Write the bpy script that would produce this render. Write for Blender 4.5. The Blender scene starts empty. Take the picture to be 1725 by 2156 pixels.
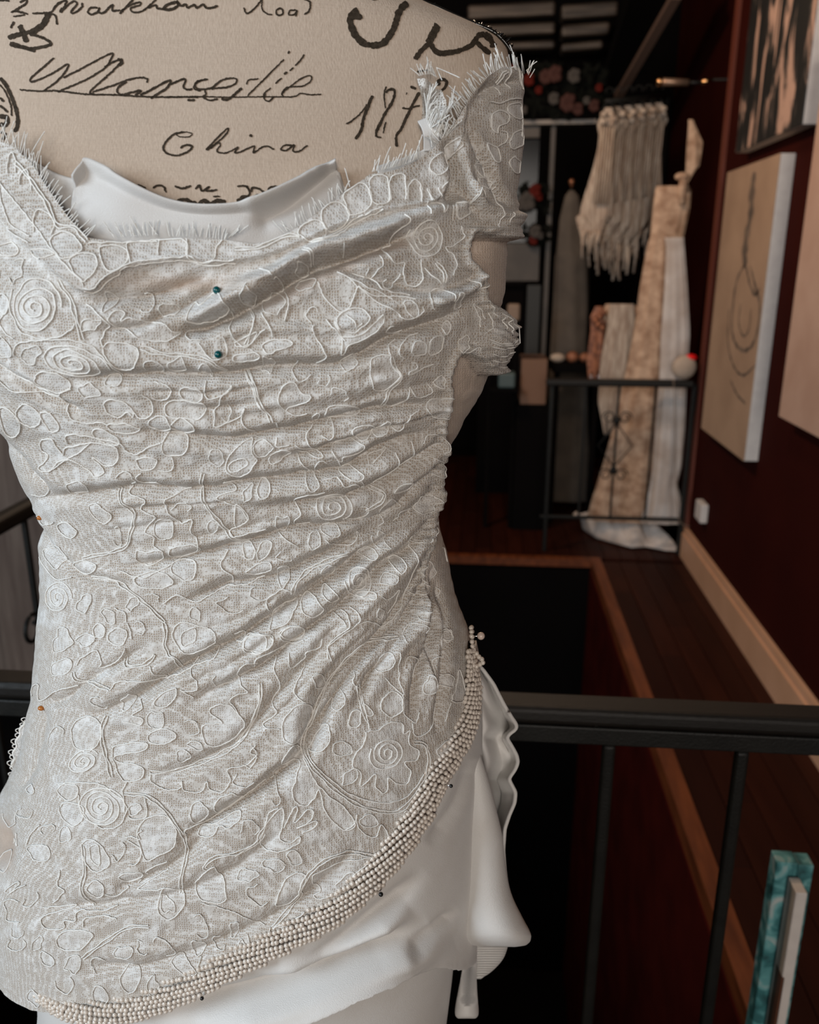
import bpy, math, random
import numpy as np
from mathutils import Vector, Matrix
random.seed(7); rng = np.random.RandomState(11)
S = bpy.context.scene; COL = S.collection

# ---------------------------------------------------------------- camera
F_PX, CX, CY = 1750.0, 862.5, 1078.0
PITCH, YAW, H = math.radians(16.85), math.radians(5.13), 1.45
cam_d = bpy.data.cameras.new('camera'); cam = bpy.data.objects.new('camera', cam_d); COL.objects.link(cam)
cam.location = (0, 0, H); cam.rotation_euler = (math.pi/2 - PITCH, 0, YAW)
cam_d.sensor_fit = 'HORIZONTAL'; cam_d.sensor_width = 36.0; cam_d.lens = 36.0*F_PX/1725.0
cam_d.clip_start = 0.02; cam_d.clip_end = 60
cam_d.dof.use_dof = True; cam_d.dof.focus_distance = 0.575; cam_d.dof.aperture_fstop = 9.8
S.camera = cam
# ---------------------------------------------------------------- exposure
S.view_settings.view_transform = 'Standard'; S.view_settings.look = 'None'
S.view_settings.gamma = 1.0; S.view_settings.exposure = 0.0; S.view_settings.use_curve_mapping = False
# ---------------------------------------------------------------- light
w = bpy.data.worlds.new('world'); S.world = w; w.use_nodes = True
w.node_tree.nodes['Background'].inputs[0].default_value = (0.75, 0.62, 0.52, 1)
w.node_tree.nodes['Background'].inputs[1].default_value = 0.13
def area(name, loc, target, size, sy, power, color):
    d = bpy.data.lights.new(name, 'AREA'); d.shape = 'RECTANGLE'; d.size = size; d.size_y = sy
    d.energy = power; d.color = color
    o = bpy.data.objects.new(name, d); COL.objects.link(o); o.location = loc
    o.rotation_euler = (Vector(target)-Vector(loc)).to_track_quat('-Z', 'Y').to_euler(); return o
area('window_daylight', (-2.55, -1.3, 2.25), (-0.1, 0.55, 1.05), 1.4, 1.5, 100, (0.77, 0.89, 1.0))
area('shop_front_daylight', (0.35, -4.2, 1.9), (0.1, 4.0, 1.2), 1.2, 2.0, 118, (1.0, 0.92, 0.84))
def lamp(name, loc, power, color, r=0.06):
    d = bpy.data.lights.new(name, 'POINT'); d.energy = power; d.color = color; d.shadow_soft_size = r
    o = bpy.data.objects.new(name, d); COL.objects.link(o); o.location = loc; return o
lamp('ceiling_bulb', (-0.9, 3.2, 2.9), 95, (1.0, 0.72, 0.5), 0.12)
lamp('ceiling_bulb', (0.2, 2.4, 2.9), 36, (1.0, 0.75, 0.55), 0.12)

# ---------------------------------------------------------------- helpers
FH = np.array([-math.sin(YAW), math.cos(YAW), 0.0]); RT = np.array([math.cos(YAW), math.sin(YAW), 0.0]); ZZ = np.array([0, 0, 1.0])
CP, SP = math.cos(PITCH), math.sin(PITCH)
FW = FH*CP - ZZ*SP; UP = FH*SP + ZZ*CP; ORG = np.array([0, 0, H])
def at(u, v, ax, c):
    """point of the world plane axis=c seen at image position u,v"""
    d = FW + (u-CX)/F_PX*RT - (v-CY)/F_PX*UP
    t = (c-ORG[ax])/d[ax]; return ORG + t*d
def toworld(P):   # P = (...,3) in X right, D forward, z up
    P = np.asarray(P, float); return P[..., 0:1]*RT + P[..., 1:2]*FH + P[..., 2:3]*ZZ
def proj(P):      # local XDz -> image
    Zc = P[..., 1]*CP + (H-P[..., 2])*SP
    return CX + F_PX*P[..., 0]/Zc, CY + F_PX*((H-P[..., 2])*CP - P[..., 1]*SP)/Zc
def tag(o, label=None, cat=None, group=None, kind=None):
    if label: o['label'] = label
    if cat: o['category'] = cat
    if group: o['group'] = group
    if kind: o['kind'] = kind
    return o
def empty(name, loc=(0, 0, 0)):
    o = bpy.data.objects.new(name, None); o.empty_display_size = 0.02; COL.objects.link(o); o.location = loc; return o
def link(name, me, mat, parent=None, smooth=True):
    if mat is not None: me.materials.append(mat)
    if smooth and len(me.polygons): me.polygons.foreach_set('use_smooth', np.ones(len(me.polygons), bool))
    o = bpy.data.objects.new(name, me); COL.objects.link(o)
    if parent is not None:
        o.parent = parent; o.matrix_parent_inverse = Matrix.Translation(-Vector(parent.matrix_basis.translation)) if parent.type == 'EMPTY' else Matrix.Identity(4)
    return o
def mesh(name, V, Fc, mat, parent=None, smooth=True):
    me = bpy.data.meshes.new(name)
    V = np.asarray(V, np.float32); Fa = np.asarray(Fc) if not isinstance(Fc, list) else None
    if Fa is not None and Fa.ndim == 2:
        n, k = Fa.shape
        me.vertices.add(len(V)); me.vertices.foreach_set('co', V.ravel())
        me.loops.add(n*k); me.loops.foreach_set('vertex_index', Fa.astype(np.int32).ravel())
        me.polygons.add(n); me.polygons.foreach_set('loop_start', (np.arange(n)*k).astype(np.int32))
        me.update(calc_edges=True)
    else:
        me.from_pydata([tuple(map(float, v)) for v in V], [], [list(map(int, f)) for f in Fc]); me.update()
    return link(name, me, mat, parent, smooth)
def gridfaces(nr, nc, wrap=False, base=0):
    i = np.arange(nr-1)[:, None]; j = np.arange(nc if wrap else nc-1)[None, :]
    j2 = (j+1) % nc
    return (np.stack([i*nc+j, i*nc+j2, (i+1)*nc+j2, (i+1)*nc+j], -1).reshape(-1, 4)+base)
class MB:
    def __init__(s): s.V = []; s.F = []; s.n = 0
    def add(s, V, Fq):
        V = np.asarray(V, float).reshape(-1, 3); s.V.append(V); s.F += [[a+s.n for a in f] for f in Fq]; s.n += len(V); return s
    def box(s, x0, x1, y0, y1, z0, z1):
        V = [(x, y, z) for x in (x0, x1) for y in (y0, y1) for z in (z0, z1)]
        return s.add(V, [(0, 1, 3, 2), (4, 6, 7, 5), (0, 4, 5, 1), (2, 3, 7, 6), (0, 2, 6, 4), (1, 5, 7, 3)])
    def bar(s, a, b, wd, ht=None, up=(0, 0, 1)):
        a = np.array(a, float); b = np.array(b, float); d = b-a; d /= np.linalg.norm(d); ht = ht or wd
        x = np.cross(d, up)
        if np.linalg.norm(x) < 1e-4: x = np.cross(d, (1, 0, 0))
        x /= np.linalg.norm(x); y = np.cross(x, d)
        V = [p+x*sx*wd/2+y*sy*ht/2 for p in (a, b) for sx, sy in ((-1, -1), (1, -1), (1, 1), (-1, 1))]
        return s.add(V, [(3, 2, 1, 0), (4, 5, 6, 7), (0, 1, 5, 4), (1, 2, 6, 5), (2, 3, 7, 6), (3, 0, 4, 7)])
    def tube(s, pts, r, k=6, cap=True):
        V, Fq = tube_geo(np.asarray(pts, float), r, k)
        Fq = Fq.tolist()
        if cap: Fq += [list(range(k))[::-1], list(range(len(V)-k, len(V)))]
        return s.add(V, Fq)
    def ball(s, c, r, n=8, m=12, sc=(1, 1, 1)):
        V = []
        for i in range(n+1):
            a = math.pi*i/n
            for j in range(m):
                b = 2*math.pi*j/m; V.append((c[0]+r*sc[0]*math.sin(a)*math.cos(b), c[1]+r*sc[1]*math.sin(a)*math.sin(b), c[2]+r*sc[2]*math.cos(a)))
        return s.add(V, gridfaces(n+1, m, True).tolist())
    def build(s, name, mat, parent=None, smooth=False):
        return mesh(name, np.concatenate(s.V), s.F, mat, parent, smooth)
def bevel(o, wd=0.004, seg=2):
    m = o.modifiers.new('bevel', 'BEVEL'); m.width = wd; m.segments = seg; m.limit_method = 'ANGLE'; return o
def tube_geo(P, r, k=5):
    n = len(P); T = np.gradient(P, axis=0); T /= np.linalg.norm(T, axis=1)[:, None]+1e-12
    ref = np.tile(np.array([0.13, 0.97, 0.2]), (n, 1)); A = np.cross(T, ref); A /= np.linalg.norm(A, axis=1)[:, None]+1e-9
    B = np.cross(T, A); ang = np.arange(k)*2*math.pi/k; r = np.broadcast_to(np.asarray(r, float), (n,))
    V = P[:, None]+r[:, None, None]*(A[:, None]*np.cos(ang)[None, :, None]+B[:, None]*np.sin(ang)[None, :, None])
    return V.reshape(-1, 3), gridfaces(n, k, True)
def tubes(name, lst, rad, mat, parent, k=5):
    Vs, Fs, n = [], [], 0
    for i, P in enumerate(lst):
        if len(P) < 2: continue
        rr = rad[i] if isinstance(rad, (list, tuple)) else rad
        V, Fq = tube_geo(P, rr, k); Vs.append(V); Fs.append(Fq+n); n += len(V)
    return mesh(name, np.concatenate(Vs), np.concatenate(Fs), mat, parent)
def smoothpoly(P, step=4.0, closed=False):
    P = np.asarray(P, float)
    if closed: P = np.vstack([P, P[:1]])
    if len(P) == 2:
        n = max(2, int(np.linalg.norm(P[1]-P[0])/step)+1); t = np.linspace(0, 1, n)[:, None]; return P[0]*(1-t)+P[1]*t
    Q = np.vstack([P[-2], P, P[1]]) if closed else np.vstack([2*P[0]-P[1], P, 2*P[-1]-P[-2]])
    out = []
    for i in range(1, len(Q)-2):
        n = max(2, int(np.linalg.norm(Q[i+1, :2]-Q[i, :2])/step)+1); t = np.linspace(0, 1, n, endpoint=False)[:, None]
        a, b, c, d = Q[i-1], Q[i], Q[i+1], Q[i+2]
        out.append(0.5*((2*b)+(-a+c)*t+(2*a-5*b+4*c-d)*t*t+(-a+3*b-3*c+d)*t**3))
    out.append(P[-1:]); return np.vstack(out)

# ---------------------------------------------------------------- materials
def nt(name):
    m = bpy.data.materials.new(name); m.use_nodes = True; t = m.node_tree; b = t.nodes['Principled BSDF']; return m, t, b
def node(t, k, **kw):
    n = t.nodes.new(k)
    for a, v in kw.items():
        if a in n.inputs.keys() if hasattr(n.inputs, 'keys') else False: n.inputs[a].default_value = v
        else: setattr(n, a, v)
    return n
def mat(name, c, rough=0.6, c2=None, scale=20, bump=0.0, bscale=None, metal=0.0, stretch=None, sheen=0, spec=0.5, emit=None, detail=6, ramp=(0.35, 0.65)):
    m, t, b = nt(name); L = t.links.new
    b.inputs['Base Color'].default_value = (*c, 1); b.inputs['Roughness'].default_value = rough; b.inputs['Metallic'].default_value = metal
    b.inputs['Specular IOR Level'].default_value = spec
    if sheen: b.inputs['Sheen Weight'].default_value = sheen
    tc = node(t, 'ShaderNodeTexCoord'); mp = node(t, 'ShaderNodeMapping'); L(tc.outputs['Object'], mp.inputs[0])
    if stretch: mp.inputs['Scale'].default_value = stretch
    if c2:
        n = node(t, 'ShaderNodeTexNoise'); n.inputs['Scale'].default_value = scale; n.inputs['Detail'].default_value = detail; L(mp.outputs[0], n.inputs[0])
        r = node(t, 'ShaderNodeValToRGB'); r.color_ramp.elements[0].position = ramp[0]; r.color_ramp.elements[1].position = ramp[1]
        r.color_ramp.elements[0].color = (*c, 1); r.color_ramp.elements[1].color = (*c2, 1); L(n.outputs[0], r.inputs[0]); L(r.outputs[0], b.inputs['Base Color'])
    if bump:
        n = node(t, 'ShaderNodeTexNoise'); n.inputs['Scale'].default_value = bscale or scale*3; n.inputs['Detail'].default_value = 4; L(mp.outputs[0], n.inputs[0])
        bp = node(t, 'ShaderNodeBump'); bp.inputs['Strength'].default_value = bump; bp.inputs['Distance'].default_value = 0.002; L(n.outputs[0], bp.inputs['Height']); L(bp.outputs[0], b.inputs['Normal'])
    if emit: b.inputs['Emission Color'].default_value = (*emit[0], 1); b.inputs['Emission Strength'].default_value = emit[1]
    return m
def math_(t, op, a, b=None):
    n = node(t, 'ShaderNodeMath', operation=op)
    for i, x in enumerate((a, b)):
        if x is None: continue
        if isinstance(x, (int, float)): n.inputs[i].default_value = x
        else: t.links.new(x, n.inputs[i])
    return n.outputs[0]
def mixc(t, f, a, b):
    n = node(t, 'ShaderNodeMix', data_type='RGBA')
    for s, x in ((0, f), (6, a), (7, b)):
        if isinstance(x, (int, float)): n.inputs[s].default_value = x
        elif isinstance(x, tuple): n.inputs[s].default_value = (*x, 1)
        else: t.links.new(x, n.inputs[s])
    return n.outputs[2]
def lace_material(name, alpha=False):
    m, t, b = nt(name); L = t.links.new
    uv = node(t, 'ShaderNodeTexCoord'); am = node(t, 'ShaderNodeAttribute', attribute_name='motif'); at_ = node(t, 'ShaderNodeAttribute', attribute_name='tan')
    v = node(t, 'ShaderNodeTexVoronoi', feature='DISTANCE_TO_EDGE'); v.inputs['Scale'].default_value = 640; v.inputs['Randomness'].default_value = 0.42
    L(uv.outputs['Object'], v.inputs['Vector'])
    mr = node(t, 'ShaderNodeMapRange', interpolation_type='SMOOTHSTEP'); mr.inputs[1].default_value = 0.07; mr.inputs[2].default_value = 0.30; L(v.outputs[0], mr.inputs[0])
    hole = mr.outputs[0]                                   # 1 = hole in the net
    n1 = node(t, 'ShaderNodeTexNoise'); n1.inputs['Scale'].default_value = 190; n1.inputs['Detail'].default_value = 5; L(uv.outputs['Object'], n1.inputs[0])
    n2 = node(t, 'ShaderNodeTexNoise'); n2.inputs['Scale'].default_value = 900; n2.inputs['Detail'].default_value = 3; L(uv.outputs['Object'], n2.inputs[0])
    n3 = node(t, 'ShaderNodeTexNoise'); n3.inputs['Scale'].default_value = 75; n3.inputs['Detail'].default_value = 3; L(uv.outputs['Object'], n3.inputs[0])
    spot = math_(t, 'MULTIPLY', math_(t, 'SUBTRACT', n1.outputs[0], 0.40), 4.0); cl = node(t, 'ShaderNodeClamp'); L(spot, cl.inputs[0])
    # hole visibility: full in the net, mottled inside the motifs
    inm = math_(t, 'MULTIPLY', am.outputs['Fac'], math_(t, 'ADD', 0.25, math_(t, 'MULTIPLY', cl.outputs[0], 0.5)))
    hv = math_(t, 'MULTIPLY', hole, math_(t, 'MULTIPLY', math_(t, 'SUBTRACT', 1.0, inm), 0.88))
    white = mixc(t, am.outputs['Fac'], (0.575, 0.555, 0.525), (0.63, 0.625, 0.61))
    mot = node(t, 'ShaderNodeMapRange'); mot.inputs[1].default_value = 0.42; mot.inputs[2].default_value = 0.62; L(n3.outputs[0], mot.inputs[0])
    white = mixc(t, math_(t, 'MULTIPLY', mot.outputs[0], 0.45), white, (0.50, 0.455, 0.40)); mot2 = node(t, 'ShaderNodeMapRange'); mot2.inputs[1].default_value = 0.52; mot2.inputs[2].default_value = 0.66; L(n1.outputs[0], mot2.inputs[0])
    white = mixc(t, math_(t, 'MULTIPLY', mot2.outputs[0], 0.5), white, (0.78, 0.78, 0.77))
    lin = mixc(t, n1.outputs[0], (0.33, 0.245, 0.175), (0.46, 0.38, 0.30))
    col = mixc(t, hv, white, lin)
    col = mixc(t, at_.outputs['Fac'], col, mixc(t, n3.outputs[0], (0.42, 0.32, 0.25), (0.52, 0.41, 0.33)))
    L(col, b.inputs['Base Color']); b.inputs['Roughness'].default_value = 0.62; b.inputs['Sheen Weight'].default_value = 0.15; b.inputs['Specular IOR Level'].default_value = 0.35
    h = math_(t, 'ADD', math_(t, 'MULTIPLY', hv, -1.0), math_(t, 'MULTIPLY', n2.outputs[0], 0.5)); h = math_(t, 'ADD', h, math_(t, 'MULTIPLY', am.outputs['Fac'], math_(t, 'MULTIPLY', n1.outputs[0], 0.9)))
    h = math_(t, 'MULTIPLY', h, math_(t, 'SUBTRACT', 1.0, math_(t, 'MULTIPLY', at_.outputs['Fac'], 0.4)))
    bp = node(t, 'ShaderNodeBump'); bp.inputs['Strength'].default_value = 0.8; bp.inputs['Distance'].default_value = 0.00055; L(h, bp.inputs['Height']); L(bp.outputs[0], b.inputs['Normal'])
    if alpha:
        L(math_(t, 'SUBTRACT', 1.0, math_(t, 'MULTIPLY', math_(t, 'GREATER_THAN', hole, 0.5), math_(t, 'SUBTRACT', 1.0, am.outputs['Fac']))), b.inputs['Alpha'])
    return m
def linen_material():
    m, t, b = nt('linen'); L = t.links.new
    tc = node(t, 'ShaderNodeTexCoord')
    n = node(t, 'ShaderNodeTexNoise'); n.inputs['Scale'].default_value = 14; n.inputs['Detail'].default_value = 8; L(tc.outputs['Object'], n.inputs[0])
    mp = node(t, 'ShaderNodeMapping'); mp.inputs['Scale'].default_value = (1000, 1000, 55); L(tc.outputs['Object'], mp.inputs[0])
    n2 = node(t, 'ShaderNodeTexNoise'); n2.inputs['Scale'].default_value = 1; n2.inputs['Detail'].default_value = 3; L(mp.outputs[0], n2.inputs[0])
    mp3 = node(t, 'ShaderNodeMapping'); mp3.inputs['Scale'].default_value = (90, 90, 1200); L(tc.outputs['Object'], mp3.inputs[0])
    n3 = node(t, 'ShaderNodeTexNoise'); n3.inputs['Scale'].default_value = 1; L(mp3.outputs[0], n3.inputs[0])
    c = mixc(t, n.outputs[0], (0.50, 0.395, 0.31), (0.60, 0.49, 0.395))
    c = mixc(t, math_(t, 'MULTIPLY', n2.outputs[0], 0.62), c, (0.29, 0.22, 0.165))
    L(c, b.inputs['Base Color']); b.inputs['Roughness'].default_value = 0.85; b.inputs['Specular IOR Level'].default_value = 0.2
    bp = node(t, 'ShaderNodeBump'); bp.inputs['Strength'].default_value = 0.55; bp.inputs['Distance'].default_value = 0.0005
    L(math_(t, 'ADD', n2.outputs[0], n3.outputs[0]), bp.inputs['Height']); L(bp.outputs[0], b.inputs['Normal']); return m
M = {}
M['lace'] = lace_material('cream_lace'); M['lace_open'] = lace_material('open_lace', True); M['linen'] = linen_material()
M['cord'] = mat('cord', (0.92, 0.905, 0.87), 0.5, (0.84, 0.82, 0.77), 300, 0.4, 2500, sheen=0.2)
M['satin'] = mat('ivory_satin', (0.635, 0.62, 0.60), 0.40, (0.61, 0.59, 0.565), 40, 0.25, 1400, sheen=0.2, spec=0.35)
M['satin_white'] = mat('white_satin', (0.585, 0.565, 0.545), 0.48, (0.56, 0.54, 0.515), 30, 0.2, 1500, sheen=0.2, spec=0.3)
M['ink'] = mat('printed_ink', (0.025, 0.017, 0.010), 0.85, (0.05, 0.036, 0.024), 500, 0.3, 2000, spec=0.2)
M['pearl'] = mat('pearl', (0.68, 0.61, 0.54), 0.13, (0.62, 0.55, 0.48), 60, spec=0.9)
M['black'] = mat('black_iron', (0.006, 0.006, 0.0055), 0.5, (0.009, 0.009, 0.008), 30, 0.3, 300, spec=0.25)
M['rail'] = mat('dark_rail', (0.006, 0.005, 0.004), 0.5, (0.010, 0.008, 0.0065), 12, 0.3, 200, spec=0.3, stretch=(0.5, 6, 6))
M['maroon'] = mat('maroon_paint', (0.034, 0.0052, 0.0034), 0.85, (0.027, 0.0042, 0.003), 3, 0.1, 80, spec=0.04)
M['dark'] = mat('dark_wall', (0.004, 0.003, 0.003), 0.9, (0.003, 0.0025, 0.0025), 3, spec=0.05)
M['tan'] = mat('tan_trim', (0.60, 0.345, 0.215), 0.5, (0.53, 0.30, 0.18), 5, 0.1, 60)
M['nosing'] = mat('orange_wood', (0.17, 0.045, 0.013), 0.4, (0.09, 0.022, 0.007), 10, 0.2, 60, stretch=(3, 0.5, 3))
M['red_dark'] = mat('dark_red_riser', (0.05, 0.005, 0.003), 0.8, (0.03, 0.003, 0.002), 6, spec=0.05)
M['white'] = mat('white_paint', (0.62, 0.57, 0.53), 0.6, (0.56, 0.51, 0.48), 30)
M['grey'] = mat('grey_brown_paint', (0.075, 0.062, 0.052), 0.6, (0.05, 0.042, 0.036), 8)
M['pinkc'] = mat('pink_beige_canvas', (0.50, 0.33, 0.25), 0.8, (0.42, 0.26, 0.19), 4, 0.3, 900)
M['brass'] = mat('brass', (0.65, 0.35, 0.16), 0.25, metal=1.0)
M['red'] = mat('red_plastic', (0.75, 0.01, 0.01), 0.4, spec=0.4)
M['beige'] = mat('beige_fabric', (0.42, 0.33, 0.26), 0.8, (0.38, 0.29, 0.22), 40)
M['cream_dark'] = mat('cream_fabric', (0.48, 0.39, 0.31), 0.75, (0.27, 0.19, 0.14), 26, 0.5, 90, stretch=(3, 3, 0.5))
M['peach'] = mat('peach_lace_fabric', (0.55, 0.37, 0.25), 0.7, (0.30, 0.17, 0.10), 22, 0.8, 60)
M['gownwhite'] = mat('pale_fabric', (0.56, 0.50, 0.46), 0.7, (0.42, 0.34, 0.29), 9, 0.3, 50)
M['copper'] = mat('copper_fabric', (0.35, 0.13, 0.06), 0.6, (0.12, 0.04, 0.02), 30, 0.5, 100)
M['brownc'] = mat('brown_fabric', (0.13, 0.095, 0.075), 0.8, (0.07, 0.045, 0.035), 9, 0.4, 60, stretch=(4, 4, 0.4))
M['steel'] = mat('steel_pin', (0.8, 0.8, 0.8), 0.2, metal=1.0)
M['teal'] = mat('teal_pinhead', (0.0, 0.07, 0.075), 0.25)
M['blackbead'] = mat('black_bead', (0.01, 0.01, 0.01), 0.2)
M['amber'] = mat('amber_bead', (0.40, 0.13, 0.02), 0.3)
M['pearlhead'] = mat('pearl_pinhead', (0.62, 0.50, 0.43), 0.2)
M['cord_wire'] = mat('brown_wire', (0.25, 0.18, 0.13), 0.5)
# wooden planks, painted canvases
def plank_mat():
    m, t, b = nt('dark_cherry_floorboards'); L = t.links.new
    tc = node(t, 'ShaderNodeTexCoord'); mp = node(t, 'ShaderNodeMapping'); mp.inputs['Scale'].default_value = (22, 2.2, 5); L(tc.outputs['Object'], mp.inputs[0])
    n = node(t, 'ShaderNodeTexNoise'); n.inputs['Scale'].default_value = 1.0; n.inputs['Detail'].default_value = 7; L(mp.outputs[0], n.inputs[0])
    oi = node(t, 'ShaderNodeObjectInfo'); c = mixc(t, n.outputs[0], (0.012, 0.002, 0.001), (0.05, 0.012, 0.0055))
    c = mixc(t, math_(t, 'MULTIPLY', oi.outputs['Random'], 0.7), c, (0.012, 0.003, 0.002)); L(c, b.inputs['Base Color']); b.inputs['Roughness'].default_value = 0.5
    b.inputs['Specular IOR Level'].default_value = 0.12
    return m
M['plank'] = plank_mat()
def abstract_mat():
    m, t, b = nt('black_and_pink_abstract_paint'); L = t.links.new
    tc = node(t, 'ShaderNodeTexCoord'); mp = node(t, 'ShaderNodeMapping'); mp.inputs['Scale'].default_value = (1, 9.0, 2.6); mp.inputs['Rotation'].default_value = (0.45, 0, 0); L(tc.outputs['Object'], mp.inputs[0])
    n = node(t, 'ShaderNodeTexNoise'); n.inputs['Scale'].default_value = 1.25; n.inputs['Detail'].default_value = 6; n.inputs['Distortion'].default_value = 0.7; L(mp.outputs[0], n.inputs[0])
    r = node(t, 'ShaderNodeValToRGB'); e = r.color_ramp.elements; e[0].position = 0.52; e[0].color = (0.006, 0.006, 0.006, 1); e[1].position = 0.62; e[1].color = (0.46, 0.29, 0.22, 1)
    x = r.color_ramp.elements.new(0.56); x.color = (0.05, 0.04, 0.035, 1); L(n.outputs[0], r.inputs[0]); L(r.outputs[0], b.inputs['Base Color']); b.inputs['Roughness'].default_value = 0.6; return m
M['abstract'] = abstract_mat()
M['canvas'] = mat('tan_canvas', (0.40, 0.265, 0.175), 0.8, (0.31, 0.20, 0.13), 3.5, 0.3, 900)
M['charcoal'] = mat('charcoal_paint', (0.06, 0.045, 0.035), 0.8, (0.20, 0.14, 0.10), 14, stretch=(1, 3, 1))
def teal_mat():
    m, t, b = nt('teal_painted_canvas'); L = t.links.new
    tc = node(t, 'ShaderNodeTexCoord'); n = node(t, 'ShaderNodeTexNoise'); n.inputs['Scale'].default_value = 24; n.inputs['Detail'].default_value = 8; n.inputs['Distortion'].default_value = 1.2; L(tc.outputs['Object'], n.inputs[0])
    r = node(t, 'ShaderNodeValToRGB'); e = r.color_ramp.elements; e[0].position = 0.3; e[0].color = (0.012, 0.05, 0.055, 1); e[1].position = 0.72; e[1].color = (0.42, 0.45, 0.44, 1)
    for p, c in ((0.47, (0.035, 0.16, 0.17, 1)), (0.60, (0.12, 0.33, 0.34, 1))): q = r.color_ramp.elements.new(p); q.color = c
    L(n.outputs[0], r.inputs[0]); L(r.outputs[0], b.inputs['Base Color']); b.inputs['Roughness'].default_value = 0.6; return m
M['tealc'] = teal_mat()

# ================================================================ STRUCTURE
WX = 1.05; HX = 0.575; HY0, HY1 = 1.02, 4.02
def struct(name, mb, m, smooth=False):
    o = mb.build(name, m, None, smooth); o['kind'] = 'structure'; return o
floor = struct('floor', MB().box(-3.6, WX, -4.6, 0.98, -0.12, -0.018).box(-3.6, -1.05, 0.98, 4.02, -0.12, -0.018).box(HX, WX+1.2, 0.98, 4.02, -0.12, -0.018).box(-3.6, WX+1.2, 4.02, 6.8, -0.12, -0.018), M['dark'])
def plank_mesh(wd, ln):
    mb = MB().box(-wd/2+.0008, wd/2-.0008, -ln/2+.0008, ln/2-.0008, -0.018, 0.0); me_o = mb.build('plank', M['plank'], floor); bevel(me_o, 0.0012, 1); return me_o
proto = plank_mesh(0.079, 0.9); first = True
for (x0, x1, y0, y1) in ((HX+0.035, WX, 0.0, 4.0), (-0.6, WX, 4.05, 6.3)):
    x = x0+0.04; row = 0
    while x+0.039 < x1+0.02:
        break
    xs_n = int((x1-x0)/0.08)
    for c_ in range(xs_n):
        x = x0+(c_+.5)*(x1-x0)/xs_n; off_ = 0.9*((c_*37) % 10)/10.0; y = y0-off_
        while y < y1-0.02:
            a_, b_ = max(y, y0), min(y+0.9, y1)
            if b_-a_ > 0.02:
                if first: o = proto; first = False
                else: o = proto.copy(); COL.objects.link(o)
                o.location = (x, (a_+b_)/2, 0); o.scale = ((x1-x0)/xs_n/0.08, (b_-a_)/0.9, 1)
            y += 0.9
    while False:
        y = y0-0.45*((row*37) % 10)/10.0
        while y < y1:
            if y+0.45 > y0-0.2 and y+0.9 <= y1+0.5:
                yc = min(max(y+0.45, y0+0.45), y1-0.45)
                if first: o = proto; first = False
                else: o = proto.copy(); COL.objects.link(o)
                o.location = (x, yc+0.0, 0.0)
            y += 0.9
        x += 0.08; row += 1
struct('trim_1', MB().box(-1.05, HX+0.035, 4.0, 4.045, -0.035, 0.006).box(HX-0.015, HX+0.035, 0.98, 4.0, -0.05, 0.006).box(-1.05, HX+0.035, 0.98, 1.02, -0.05, 0.012), M['nosing'])
# stairwell walls
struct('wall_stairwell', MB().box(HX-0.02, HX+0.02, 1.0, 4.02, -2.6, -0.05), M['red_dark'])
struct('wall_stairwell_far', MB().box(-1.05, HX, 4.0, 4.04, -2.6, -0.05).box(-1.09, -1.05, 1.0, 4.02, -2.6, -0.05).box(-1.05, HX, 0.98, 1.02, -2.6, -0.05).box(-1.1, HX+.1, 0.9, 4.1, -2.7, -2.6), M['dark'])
struct('wall_right', MB().box(WX, WX+0.25, -4.6, 4.16, -0.1, 3.4), M['maroon'])
struct('wall_right_far', MB().box(WX+0.25, WX+0.35, 4.1, 6.8, -0.1, 3.4).box(WX, WX+0.3, 4.16, 4.2, -0.1, 3.4), M['maroon'])
struct('trim_2', MB().box(WX-0.012, WX+0.02, 4.12, 4.18, 0.13, 3.4), mat('reddish_corner_bead', (0.12, 0.025, 0.012), 0.6))
struct('baseboard_right', MB().box(WX-0.03, WX, -1.5, 4.16, 0, 0.125).box(WX-0.02, WX, -1.5, 4.16, 0.125, 0.15), M['tan'])
struct('wall_far', MB().box(-3.6, WX+0.4, 6.7, 6.8, -0.1, 3.4), M['dark'])
struct('wall_left', MB().box(-3.7, -3.6, -4.6, 6.8, -0.1, 3.4), M['dark'])
struct('wall_near', MB().box(-3.6, -1.3, -4.7, -4.6, -0.1, 3.4).box(1.0, 1.3, -4.7, -4.6, -0.1, 3.4).box(-1.3, 1.0, -4.7, -4.6, -0.1, 0.6).box(-1.3, 1.0, -4.7, -4.6, 3.0, 3.4), M['dark'])
wf = MB().box(-1.3, -1.24, -4.68, -4.58, 0.6, 3.0).box(0.94, 1.0, -4.68, -4.58, 0.6, 3.0).box(-1.3, 1.0, -4.68, -4.58, 0.6, 0.66).box(-1.3, 1.0, -4.68, -4.58, 2.94, 3.0).box(-0.18, -0.12, -4.68, -4.58, 0.66, 2.94)
struct('window_1', wf, M['white'])
ceil = struct('ceiling', MB().box(-3.7, WX+0.4, -4.7, 6.8, 3.3, 3.4), M['dark'])
# pressed metal ceiling battens in view at upper right
pm = mat('dull_metal_ceiling', (0.095, 0.072, 0.055), 0.5, (0.025, 0.018, 0.014), 9, 0.3, 60, stretch=(0.4, 5, 5), metal=0.2)
for (v, hgt) in ((32, 0.085), (72, 0.07), (106, 0.05)):
    for (u0, u1) in ((985, 1168), (1180, 1312-v*0.42)):
        a = at(u0, v, 1, 6.1); b_ = at(u1, v-8, 1, 6.1)
        o = MB().bar(a, b_, 0.16, hgt).build('ceiling_batten', pm, ceil); bevel(o, 0.02, 3)
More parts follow.
